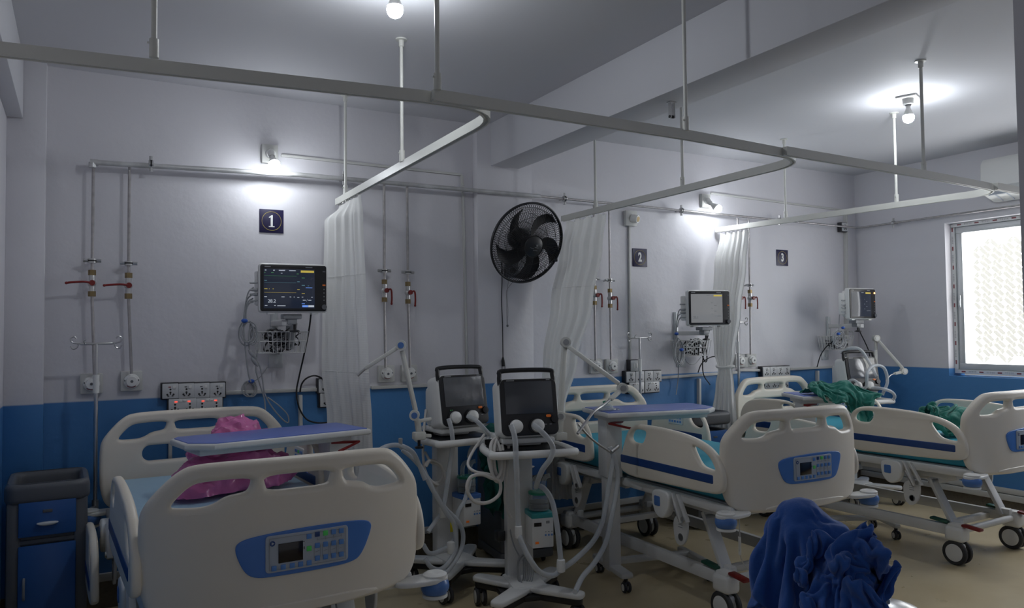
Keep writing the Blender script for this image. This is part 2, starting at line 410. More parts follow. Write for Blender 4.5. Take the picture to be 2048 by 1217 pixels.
# ------------------------------------------------------------------ the setting
CEIL = 3.08; BY = 5.03; RX = 6.77; LX = -.36
def struct(name, mb, m=None): return tag(mb.build(name, m, angle=30), kind='structure')
b = MB(); b.box((3.2, 1.5, -.05), (7.4, 7.4, .1)); struct('floor', b, 'floor_epoxy')
b = MB(); b.box((3.2, 1.5, CEIL+.05), (7.4, 7.4, .1)); struct('ceiling', b, 'ceiling_paint')
b = MB(); b.box((3.2, BY+.1, CEIL/2), (7.5, .2, CEIL)); struct('wall_back', b, 'wall_paint')
b = MB(); b.box((LX-.1, 1.5, CEIL/2), (.2, 7.1, CEIL)); struct('wall_left', b, 'wall_paint')
WY0, WY1, WZ0, WZ1 = 2.0, 4.12, 1.115, 2.482  # window lengthened out of view to let in more daylight
b = MB()
b.box((RX+.12, (WY1+BY)/2, CEIL/2), (.24, BY-WY1, CEIL)); b.box((RX+.12, (WY0-2)/2, CEIL/2), (.24, WY0+2, CEIL))
b.box((RX+.12, (WY0+WY1)/2, WZ0/2), (.24, WY1-WY0, WZ0)); b.box((RX+.12, (WY0+WY1)/2, (WZ1+CEIL)/2), (.24, WY1-WY0, CEIL-WZ1))
struct('wall_right', b, 'wall_paint')
b = MB(); b.box((4.29, .83, CEIL/2), (4.96, .2, CEIL)); b.bm.verts.ensure_lookup_table(); 
struct('wall_front', b, 'wall_paint')
# pillar behind the fan, corner column, beams
b = MB(); b.box((2.726, 4.993, CEIL/2), (.46, .076, CEIL), bev=.004); struct('trim_1', b, 'wall_paint')
b = MB(); b.box((-.268, 5.0, CEIL/2), (.186, .07, CEIL), bev=.004); struct('trim_2', b, 'wall_paint')
b = MB(); b.box((2.73, 1.48, (2.765+CEIL)/2), (.244, 6.96, CEIL-2.765), bev=.004); struct('trim_3', b, 'ceiling_paint')
b = MB(); b.box((-.323, 1.48, (2.75+CEIL)/2), (.076, 6.96, CEIL-2.75), bev=.004); struct('trim_4', b, 'ceiling_paint')
# white strip over a brown skirting
b = MB(); b.box((.9, BY-.012, .178), (2.2, .024, .045), bev=.005); b.box((2.0, BY-.012, .178), (.98, .024, .045), bev=.005); b.box((4.86, BY-.012, .178), (3.8, .024, .045), bev=.005); struct('baseboard_back', b, 'trunking')
b = MB(); b.box((RX-.012, 2.98, .178), (.024, 4.08, .045), bev=.005); b.box((RX-.02, 2.98, .125), (.04, 4.08, .05), bev=.004); struct('baseboard_right', b, 'trunking')

# window: aluminium frame set deep in the reveal, protective tape still on it
FX = 6.90
f = MB()
def rim(mb, y0, y1, z0, z1, w, d, x, bev=.004):
    mb.box((x, (y0+y1)/2, z1-w/2), (d, y1-y0, w), bev=bev); mb.box((x, (y0+y1)/2, z0+w/2), (d, y1-y0, w), bev=bev)
    mb.box((x, y0+w/2, (z0+z1)/2), (d*.98, w, z1-z0-2*w), bev=bev); mb.box((x, y1-w/2, (z0+z1)/2), (d*.98, w, z1-z0-2*w), bev=bev)
rim(f, WY0, WY1, WZ0+.02, WZ1, .035, .08, FX)
win = struct('window_1', f, 'alu')
s = MB()
ys0, ys1, zs0, zs1 = 3.1, WY1-.036, WZ0+.056, WZ1-.036
rim(s, ys0, ys1, zs0, zs1, .055, .03, FX-.012)
sash = s.build('sash', 'alu', win)
p = MB(); p.box((FX+.005, (ys0+ys1)/2, (zs0+zs1)/2), (.006, ys1-ys0-.1, zs1-zs0-.1)); pane = p.build('pane', 'frosted_pane', win)
p = MB(); p.box((FX+.012, (WY0+ys0)/2, (zs0+zs1)/2), (.006, ys0-WY0, zs1-zs0)); p.build('pane', 'frosted_pane', win)  # unseen glowing pane of the added length, for extra daylight
k = MB(); P_ = .155
for iy in range(9):
    for iz in range(12):
        cy, cz = ys0+.02+iy*P_*.62, zs0+.02+iz*P_*.72 + (P_*.36 if iy % 2 else 0)
        if cy > ys1-.12 or cz > zs1-.15 or cy < ys0+.07 or cz < zs0+.1: continue
        w = .034; a = .056
        for (y0, z0, y1, z1) in ((-a, -a*.2, a*.1, a), (a*.1, a, a*.8, a*.3), (a, a*.2, -a*.1, -a), (-a*.1, -a, -a*.8, -a*.3)):
            k.bar((FX+.0012, cy+y0, cz+z0), (FX+.0012, cy+y1, cz+z1), w, .005, up=(1, 0, 0), bev=0)
k.build('pressed_pattern', 'frosted_motif', win)
k = MB(); k.box((FX-.036, ys1-.028, 1.78), (.02, .016, .11), bev=.004).use('black').box((FX-.047, ys1-.028, 1.765), (.006, .012, .05), bev=.002)
k.mats = ['alu', 'black']; k.build('latch', None, win)
tp = MB(); random.seed(3)
tp.use('tape_white'); tx = FX-.0415
tp.box((tx, (WY0+WY1)/2, WZ1-.017), (.002, WY1-WY0-.004, .03)); tp.box((tx, (WY0+WY1)/2, WZ0+.037), (.002, WY1-WY0-.004, .03)); tp.box((tx, WY1-.017, (WZ0+WZ1)/2), (.002, .03, WZ1-WZ0-.1))
for i in range(8):
    y = WY1-.08-i*.155
    for z in (WZ1-.017, WZ0+.037):
        tp.use('tape_red').box((tx-.001, y, z), (.002, .036, .012)); tp.use('tape_grey')
        for q in range(5): tp.box((tx-.001, y-.05-q*.014, z+.004), (.002, .009, .004)); tp.box((tx-.001, y-.05-q*.014, z-.004), (.002, .006, .003))
for i in range(8):
    z = WZ0+.12+i*.17
    tp.use('tape_red').box((tx-.001, WY1-.017, z), (.002, .012, .036)); tp.use('tape_grey')
    for q in range(5): tp.box((tx-.001, WY1-.014, z+.05+q*.014), (.002, .004, .009)); tp.box((tx-.001, WY1-.021, z+.05+q*.014), (.002, .003, .006))
tp.build('protective_tape', None, win)

# ------------------------------------------------------------------ hospital beds
def bow(d):
    def f(c): return Vector((c.x, c.y, c.z + d*(abs(c.x)/.48)**2.6))
    return f
def mir(p): return p + [(-x, z) for x, z in reversed(p)]
BOARD = [(.17, .625), (.36, .628), (.45, .655), (.484, .74), (.487, .86), (.487, .95), (.480, 1.01), (.43, 1.075), (.375, 1.128), (.33, 1.148), (.20, 1.153)]
BOARD = [(-x, z) for x, z in reversed(BOARD)][::-1] if 0 else BOARD + [(-x, z) for x, z in reversed(BOARD)]
def slot_r(): return [(.155, 1.095), (.30, 1.092), (.340, 1.082), (.378, 1.045), (.398, 1.018), (.390, 1.010), (.35, 1.008), (.30, 1.008), (.265, 1.018), (.235, 1.038), (.185, 1.045), (.168, 1.05), (.158, 1.07)]
SLOT_R = chaikin(slot_r(), 2); SLOT_L = [(-x, z) for x, z in reversed(SLOT_R)]
SLOT_C = chaikin([(-.118, 1.094), (0, 1.096), (.118, 1.094), (.112, 1.065), (.104, 1.044), (0, 1.044), (-.104, 1.044), (-.112, 1.065)], 2)
LOW = round_poly(.56, .085, .04, 6, 0, .925)
CUTS = [i*.04-.48 for i in range(25)]
CACHE = {}; UPPER = []
def part(key, name, parent, fn, angle=40):
    if key not in CACHE:
        mb = MB(); fn(mb); CACHE[key] = mb.mesh(name, angle)
    o = link(name, CACHE[key], parent)
    if parent is not None and parent.name.startswith('hospital_bed') and name not in ('wheelbase', 'caster', 'corner_housing', 'brake_pedal', 'lift_arm'): UPPER.append(o)
    return o
FOOT, HEAD = -1.03, 1.0
def board(foot):
    def f(b):
        b.use('cream_plastic')
        holes = [SLOT_L, SLOT_C, SLOT_R] + ([] if foot else [LOW])
        dz = -.085 if foot else .05
        b.plate([chaikin(BOARD, 2)] + holes, .052, .02, T(0, FOOT if foot else HEAD, 0) @ XZ, CUTS, bow(-.10 if foot else .03), 3)
        if foot:   # raised lip of the recess under the panel
            b.plate([chaikin([(-.30, .632), (.30, .632), (.27, .668), (-.27, .668)], 2)], .012, .005, T(0, FOOT-.026, 0) @ XZ, CUTS, bow(-.10))
    return f
PANEL = chaikin([(-.215, .865), (-.20, .893), (-.13, .905), (.0, .912), (.15, .912), (.235, .905), (.262, .89), (.258, .86), (.225, .79), (.19, .765), (.08, .762), (-.08, .762), (-.15, .765), (-.185, .79)], 2)
def fy(x): return FOOT-.0262 + .10*(abs(x)/.48)**2.6
def panel(b): b.use('panel_blue').plate([PANEL], .008, .003, T(0, FOOT-.028, 0) @ XZ, CUTS, bow(-.10))
def keypad(b):
    b.use('keypad_grey').plate([round_poly(.285, .122, .012, 4, .025, .838)], .006, .002, T(0, FOOT-.033, 0) @ XZ, CUTS, bow(-.10))
    b.use('grey_plastic')
    for z in (.838+.052, .838-.052): b.box((.025, FOOT-.0364, z), (.262, .0008, .0014))
    for x in (.025-.131, .025+.131): b.box((x, FOOT-.0364, .838), (.0014, .0008, .104))
def kscreen(b): b.use('screen_black').box((-.035, FOOT-.0365, .838), (.082, .003, .064), bev=.001)
KX = [-.0907, -.0605, -.0303, -.0018, .027, .0555, .0843, .1128, .140]
BTN = [(x, .792, 'button_blue') for x in KX[:5]] + [(KX[4], .881, 'button_blue'), (KX[4], .840, 'green_light'), (KX[5], .884, 'navy_plastic'), (KX[6], .884, 'green_light'), (KX[7], .884, 'button_blue'), (KX[8], .884, 'button_blue')]
BTN += [(x, z, 'button_blue') for x in KX[5:] for z in (.846, .803)]
def marks(b):
    b.use('navy_plastic')
    b.lathe([(.009, 0), (.009, .0006)], T(-.0955, FOOT-.0362, .874) @ Matrix.Rotation(PI/2, 4, 'X'), 18)
    b.use('keypad_grey').lathe([(.006, 0), (.006, .0006)], T(-.0955, FOOT-.0367, .874) @ Matrix.Rotation(PI/2, 4, 'X'), 3)
    b.use('grey_plastic')
    b.box((.098, FOOT-.0363, .866), (.085, .0008, .0016))
    for x in KX[5:]:
        b.box((x, FOOT-.0363, .868), (.0014, .0008, .010)); b.bar((x-.007, FOOT-.0364, .824), (x+.007, FOOT-.0364, .828), .0014, .0008, bev=0)
        for s in (-1, 1): b.box((x+s*.011, FOOT-.0363, .826), (.001, .0008, .04))
    b.use('dark_grey').box((.0075, FOOT-.0363, .866), (.009, .0008, .003)).box((.0045, FOOT-.0363, .845), (.003, .0008, .009)).box((.0105, FOOT-.0363, .845), (.004, .0008, .009))
FR = chaikin([(-.07, .695), (-.075, .80), (-.125, .93), (-.17, .99), (-.24, 1.017), (-.36, 1.020), (-.5, 1.018), (-.68, 1.006), (-.82, .978), (-.91, .93), (-.955, .86), (-.966, .775), (-.945, .735), (-.88, .718), (-.5, .708)], 2)
FR_H = [chaikin([(-.17, .925), (-.19, .965), (-.225, .985), (-.33, .988), (-.325, .955), (-.30, .915), (-.27, .905), (-.2, .905)], 2),
        chaikin([(-.72, .957), (-.80, .940), (-.865, .905), (-.895, .865), (-.905, .845), (-.86, .845), (-.80, .855), (-.765, .89)], 2)]
FR_S = round_poly(.81, .046, .008, 3, -.487, .797)
HR = chaikin([(.25, .715), (.25, .80), (.27, .88), (.315, .955), (.39, 1.0), (.47, 1.012), (.62, 1.012), (.76, 1.0), (.85, .96), (.90, .88), (.905, .76), (.87, .715), (.55, .70)], 2)
HR_H = [chaikin([(.305, .90), (.34, .95), (.395, .978), (.48, .984), (.46, .93), (.43, .885), (.37, .865), (.32, .87)], 2)]
HR_S = round_poly(.52, .05, .008, 3, .575, .80)
def rail(o, h, sx, dz=0):
    def f(b): b.use('cream_plastic').plate([o]+h, .036, .014, T(sx*.493, 0, dz) @ YZ, res=3)
    return f
def stripe(o, sx, dz=0):
    def f(b): b.use('navy_plastic').plate([o], .041, .003, T(sx*.493, 0, dz) @ YZ)
    return f
def caster_body(x, y):
    def f(b):
        b.use('white_metal').cyl((x, y, .16), (x, y, .125), .018).box((x, y, .117), (.046, .10, .05), bev=.018)
    return f
def wheel(x, y):
    def f(b):
        for s in (-1, 1):
            A = T(x+s*.030, y, .08) @ Matrix.Rotation(PI/2, 4, 'Y')
            b.use('rubber').lathe([(.058, -.013), (.074, -.013), (.080, -.007), (.080, .007), (.074, .013), (.058, .013)], A, 28)
            b.use('white_plastic').lathe([(.001, -.015), (.052, -.015), (.060, -.011), (.060, .011), (.052, .015), (.001, .015)], A, 28)
    return f
def bumper(x, y, blue):
    def f(b):
        if not blue:
            s = 1 if x > 0 else -1
            b.use('white_plastic').plate([chaikin([(x-s*.16, y+.045), (x-s*.16, y-.03), (x-s*.02, y-.055), (x+s*.05, y-.03), (x+s*.05, y+.035), (x-s*.02, y+.055)], 2)], .02, .006, T(0, 0, .635))
            b.lathe([(.012, 0), (.044, 0), (.046, .006), (.046, .016), (.036, .022), (.02, .022), (.012, .016)], T(x, y, .636)); b.lathe([(.03, -.01), (.048, -.008), (.048, .004), (.03, .006)], T(x, y, .575))
        else: b.use('blue_plastic').lathe([(.02, 0), (.046, .001), (.053, .014), (.055, .027), (.053, .04), (.046, .053), (.02, .054)], T(x, y, .581))
    return f
def cowl(sx, y):
    def f(b):
        x = sx*.475
        b.use('white_plastic').plate([chaikin([(y-.075, .665), (y+.075, .665), (y+.085, .60), (y+.06, .53), (y+.015, .50), (y-.045, .52), (y-.075, .58)], 2)], .05, .012, T(x, 0, 0) @ YZ)
    return f
def cowl_patch(sx, y):
    def f(b): b.use('blue_plastic').plate([round_poly(.05, .055, .008, 3, y+.025, .60)], .004, .0015, T(sx*.502, 0, 0) @ YZ)
    return f
def hinge(sx, y):
    def f(b):
        x = sx*.47
        b.use('white_metal').bar((x, y-.08, .66), (x, y-.15, .51), .03, .014).bar((x, y-.12, .66), (x, y-.20, .52), .026, .014)
        b.use('steel').cyl((x, y-.085, .60), (x, y-.145, .505), .011).cyl((x-.02, y-.175, .535), (x+.02, y-.175, .535), .014)
        b.use('white_metal').plate([chaikin([(y-.05, .53), (y-.17, .545), (y-.175, .45), (y-.14, .38), (y-.09, .365), (y-.055, .41)], 2)], .014, .004, T(sx*.445, 0, 0) @ YZ)
        b.use('grey_plastic').lathe([(.022, 0), (.022, .002), (.018, .002), (.018, 0)], T(sx*.4525, y-.115, .42) @ Matrix.Rotation(PI/2, 4, 'Y'), 16)
        for q in range(3): b.box((sx*.4525, y-.115, .475+q*.014), (.002, .034, .004))
    return f
def frame(b):
    b.use('white_metal')
    for s in (-1, 1): b.box((s*.44, -.01, .637), (.035, 1.90, .05), bev=.012)
    for y in (-.95, -.35, .25, .93): b.box((0, y, .632), (.85, .05, .035), bev=.008)
    b.use('grey_plastic').box((0, 0, .662), (.84, 1.88, .012), bev=.003)
    b.use('white_metal')
    for s in (-1, 1):
        b.box((s*.33, -.45, .585), (.04, .7, .045), bev=.006); b.box((s*.33, .45, .585), (.04, .7, .045), bev=.006)
    b.box((0, -.60, .53), (.60, .05, .05), bev=.006); b.box((0, .60, .53), (.60, .05, .05), bev=.006)
    b.cyl((-.05, -.55, .50), (-.05, .15, .56), .028); b.cyl((.08, .55, .50), (.08, -.05, .56), .028)
    b.use('dark_grey').box((-.05, .2, .555), (.11, .18, .09), bev=.02); b.box((.08, -.12, .555), (.11, .18, .09), bev=.02)
def base(b):
    b.use('white_metal')
    for s in (-1, 1):
        b.box((s*.345, 0, .215), (.036, 1.56, .07), bev=.006)
        b.cyl((-.345, s*.80, .215), (.345, s*.80, .215), .022)
        b.box((0, s*.62, .20), (.66, .05, .04), bev=.006)
def housing(x, y):
    def f(b): b.use('white_plastic').box((x, y, .20), (.10, .125, .10), bev=.025, seg=3).box((x, y, .25), (.07, .09, .03), bev=.012)
    return f
def arm(x, s):
    def f(b):
        b.use('white_metal').bar((x, s*.60, .535), (x, s*.755, .235), .026, .075, up=(1, 0, 0), bev=.006).box((x, s*.755, .255), (.05, .10, .05), bev=.012)
        b.use('grey_plastic').cyl((x-.03, s*.735, .27), (x+.03, s*.735, .27), .014).cyl((x-.03, s*.62, .51), (x+.03, s*.62, .51), .014)
    return f
def pedal(x, y, up, m):
    def f(b): b.use(m).bar((x, y+.02*up, .262), (x, y-.10*up, .250 if up > 0 else .272), .05, .018, bev=.007)
    return f
def control_unit(sx):
    def f(b):
        b.use('white_plastic').plate([round_poly(.17, .075, .012, 3, .60, .905)], .012, .004, T(sx*.474, 0, 0) @ YZ)
        b.use('button_blue')
        for i in range(5):
            for j in range(2): b.box((sx*.467, .54+i*.03, .89+j*.028), (.004, .018, .016), bev=.001)
        b.use('green_light').box((sx*.4665, .60, .918), (.005, .018, .016), bev=.001)
    return f
def make_bed(loc, rz, label, low=(), mattress='turquoise', head_down=False):
    t = thing('hospital_bed', (*loc, 0), rz, label, 'bed', 'adjustable hospital beds of the ward')
    part('bed_frame', 'bed_frame', t, frame); part('wheelbase', 'wheelbase', t, base)
    part('headboard', 'headboard', t, board(False)); fb = part('footboard', 'footboard', t, board(True))
    cp = part('panel', 'control_panel', t, panel); cp['label'] = 'blue control panel'
    part('keypad', 'keypad', cp, keypad); part('kscreen', 'display', cp, kscreen); part('kmarks', 'keypad_markings', cp, marks)
    for i, (x, z, m) in enumerate(BTN):
        o = part('btn%d' % i, 'button', cp, lambda b, x=x, z=z, m=m: b.use(m).box((x, FOOT-.0372, z), (.0165, .004, .0165), bev=.001))
        if m == 'green_light': o['label'] = 'green button'
    def mattr(b):
        b.use(mattress).box((0, 0, .738), (.86, 1.88, .135), bev=.035, seg=3)
    mo = part('mattress'+mattress, 'mattress', t, mattr)
    mo['label'] = {'turquoise': 'turquoise vinyl mattress', 'pale_sheet': 'pale blue crinkled mattress cover'}[mattress]
    for nm, sx, o, h, st in (('fl', -1, FR, FR_H, FR_S), ('fr', 1, FR, FR_H, FR_S), ('hl', -1, HR, HR_H, HR_S), ('hr', 1, HR, HR_H, HR_S)):
        dz = -.36 if nm in low else 0
        r = part('rail%s%s' % (nm, dz), 'side_rail', t, rail(o, h, sx + (sx*.10 if dz else 0), dz))
        k = part('stripe%s%s' % (nm, dz), 'stripe', r, stripe(st, sx + (sx*.10 if dz else 0), dz)); k['label'] = 'navy blue stripe'
        if nm == 'hr': part('ctrl', 'rail_keypad', r, control_unit(sx))
    for sx in (-1, 1):
        for y in (-.44, .64):
            c = part('cowl%d%.2f' % (sx, y), 'rail_bracket', t, cowl(sx, y)); part('patch%d%.2f' % (sx, y), 'blue_patch', c, cowl_patch(sx, y))
            part('hinge%d%.2f' % (sx, y), 'rail_hinge', t, hinge(sx, y))
        for s in (-1, 1):
            part('arm%d%d' % (sx, s), 'lift_arm', t, arm(sx*.30, s))
            part('hous%d%d' % (sx, s), 'corner_housing', t, housing(sx*.345, s*.79))
            c = part('cast%d%d' % (sx, s), 'caster', t, caster_body(sx*.345, s*.79)); part('whl%d%d' % (sx, s), 'wheel', c, wheel(sx*.345, s*.79))
            bx, by = sx*.53, (-1.0 if s < 0 else .97)
            c = part('bmp%d%d' % (sx, s), 'corner_bumper', t, bumper(bx, by, False)); part('bmr%d%d' % (sx, s), 'bumper_roller', c, bumper(bx, by, True))
        p = part('ped%d' % sx, 'brake_pedal', t, pedal(sx*.345, -.85, 1, 'red_plastic')); p['label'] = 'red brake pedal'
        p = part('pedg%d' % sx, 'brake_pedal', t, pedal(sx*.345, -.72, -1, 'dark_green_pedal')); p['label'] = 'dark green brake pedal'
    for o in UPPER: o.location.z = -.02
    UPPER.clear()
    return t
def bed_at(c, rz, **k): return make_bed(c, R(rz), **k)
BED1 = bed_at((.617, 3.72), 2.2, label='nearest hospital bed at the left, pale blue cover and pink bag on it', low=('hl',), mattress='pale_sheet')
BED2 = bed_at((3.384, 3.862), -1.75, label='middle hospital bed with turquoise mattress, behind the blue cloth heap')
BED3 = bed_at((5.34, 3.83), 1.4, label='far right hospital bed by the window, green cloth on its turquoise mattress')
# ------------------------------------------------------------------ bedside lockers
def make_locker(loc, rz, label, w=.36, d=.42, h=.90):
    t = thing('bedside_locker', (*loc, 0), R(rz), label, 'bedside locker', 'grey and blue bedside lockers')
    b = MB(); b.use('dark_grey')
    b.box((0, 0, .07), (w, d, .06), bev=.01)
    for s in (-1, 1): b.box((s*(w/2-.03), 0, .43), (.06, d, .66), bev=.012)
    b.box((0, d/2-.01, .43), (w-.1, .02, .66)); b.box((0, -.01, .43), (w-.1, d-.05, .62)); b.box((0, -d/2+.02, .565), (w-.02, .03, .02), bev=.003)
    b.build('body', None if 0 else 'dark_grey', t)
    b = MB(); b.use('dark_grey')
    prof = []
    o = round_poly(w+.02, d+.03, .05, 5); i_ = round_poly(w-.06, d-.06, .04, 5)
    b.plate([o, i_], .10, .028, T(0, 0, h-.05), res=4); b.box((0, 0, h-.075), (w-.02, d-.02, .03), bev=.01)
    b.build('top_tray', 'dark_grey', t)
    b = MB(); b.box((0, -d/2-.004, .675), (w-.10, .016, .165), bev=.005); dr = b.build('drawer', 'locker_blue', t)
    b = MB(); b.plate([chaikin([(-.055, .66), (.055, .66), (.03, .642), (-.03, .642)], 2)], .022, .006, T(0, -d/2-.02, 0) @ XZ); b.build('pull', 'white_plastic', dr)['label'] = 'white drawer pull'
    b = MB(); b.box((0, -d/2-.013, .71), (.04, .004, .014), bev=.001); b.build('label_slot', 'dark_grey', dr)
    b = MB(); b.box((0, -d/2-.004, .33), (w-.10, .016, .44), bev=.005); do = b.build('door', 'locker_blue', t)
    b = MB(); b.hose([(-w/2+.075, -d/2-.012, .30), (-w/2+.075, -d/2-.03, .32), (-w/2+.075, -d/2-.03, .38), (-w/2+.075, -d/2-.012, .40)], .006); b.build('door_handle', 'grey_plastic', do)
    for sx in (-1, 1):
        for sy in (-1, 1):
            b = MB(); b.use('black').cyl((sx*(w/2-.05), sy*(d/2-.06), .05), (sx*(w/2-.05), sy*(d/2-.06), .03), .01); b.lathe([(.02, -.01), (.025, -.006), (.025, .006), (.02, .01)], T(sx*(w/2-.05), sy*(d/2-.06), .025) @ Matrix.Rotation(PI/2, 4, 'Y'), 16); b.build('caster', 'black', t)
    return t
make_locker((-.135, 4.60), 1.0, 'grey bedside locker with blue drawer and door, in the dark left corner', w=.34, h=.845)
make_locker((2.62, 4.68), -6, 'bedside locker standing behind the two front ventilators below the wall fan', w=.38, d=.44)
make_locker((4.34, 4.74), 0, 'bedside locker with dark top between the middle and far beds')

# ------------------------------------------------------------------ overbed tables
def make_table(loc, rz, label, side, L=.84, D=.37, z=1.06, coloff=0):
    # the column stands at the side end (+1 right, -1 left) of the top
    t = thing('overbed_table', (*loc, 0), R(rz), label, 'overbed table', 'blue topped overbed tables')
    cx = side*(L/2-.11)
    fr = -side
    o = [(fr*L/2-fr*.03, D/2), (fr*(L/2), D/2-.05), (fr*L/2, -D/2+.10), (fr*(L/2-.10), -D/2), (-fr*L/2, -D/2), (-fr*L/2, D/2)]
    b = MB(); b.plate([o], .030, .010, T(0, 0, z-.015)); b.build('table_edge', 'white_metal', t)['label'] = 'off-white table edge'
    b = MB(); b.plate([[(x*.965, y*.93) for x, y in o]], .006, .002, T(0, 0, z+.001)); b.build('tabletop', 'table_blue', t)['label'] = 'blue tabletop'
    b = MB(); b.box((0, .02, z-.045), (L*.86, D*.62, .034), bev=.006); b.build('under_tray', 'white_metal', t)
    b = MB(); b.box((cx, .02, z-.23), (.105, .135, .36), bev=.006); b.build('upper_column', 'white_metal', t)
    b = MB(); b.box((cx, .02, .40), (.08, .105, .64), bev=.005); b.use('dark_grey').lathe([(.008, 0), (.008, .004)], T(cx-.02, -.033, .22) @ Matrix.Rotation(PI/2, 4, 'X'), 10); b.mats = ['white_metal', 'dark_grey']; b.build('lower_column', None, t)
    b = MB(); b.tube(smooth_path([(cx-side*.05, -.06, z-.068), (cx+side*.07, -.13, z-.068), (cx-side*.06, -.165, z-.10)], 1), .0075, 8); b.build('height_lever', 'red_lever', t)['label'] = 'red height lever'
    b = MB(); b.box((cx, .02, .10), (.08, .46, .035), bev=.014); b.build('foot', 'white_metal', t)
    b = MB(); b.box((cx-side*.30, .10, .10), (.56, .055, .035), bev=.008); b.build('base_bar', 'white_metal', t)
    b = MB(); b.box((cx-side*.58, .02, .10), (.05, .40, .035), bev=.014); b.build('foot', 'white_metal', t)
    for (x, y) in ((cx, -.18), (cx, .22), (cx-side*.58, -.15), (cx-side*.58, .19)):
        b = MB(); b.use('black').cyl((x, y, .09), (x, y, .055), .012); b.box((x, y, .052), (.03, .045, .03), bev=.01)
        c = b.build('caster', 'black', t)
        b = MB()
        for s in (-1, 1):
            A = T(x+s*.014, y-.005, .031) @ Matrix.Rotation(PI/2, 4, 'Y')
            b.use('rubber').lathe([(.018, -.008), (.028, -.008), (.031, -.004), (.031, .004), (.028, .008), (.018, .008)], A, 20)
            b.use('white_plastic').lathe([(.012, -.009), (.020, -.0095), (.020, .0095), (.012, .009)], A, 20)
        b.build('wheel', None, c)
    return t
make_table((.835, 3.93), 10.5, 'blue topped overbed table across the pale blue bed, pink bag beneath', 1, L=.89)
make_table((3.145, 3.83), -12.5, 'blue topped overbed table with clear mask, over the middle bed', -1, L=.78, D=.40)
make_table((4.945, 3.923), -27, 'overbed table heaped with green cloth, over the far right bed', -1, L=.60, D=.40, z=1.055)

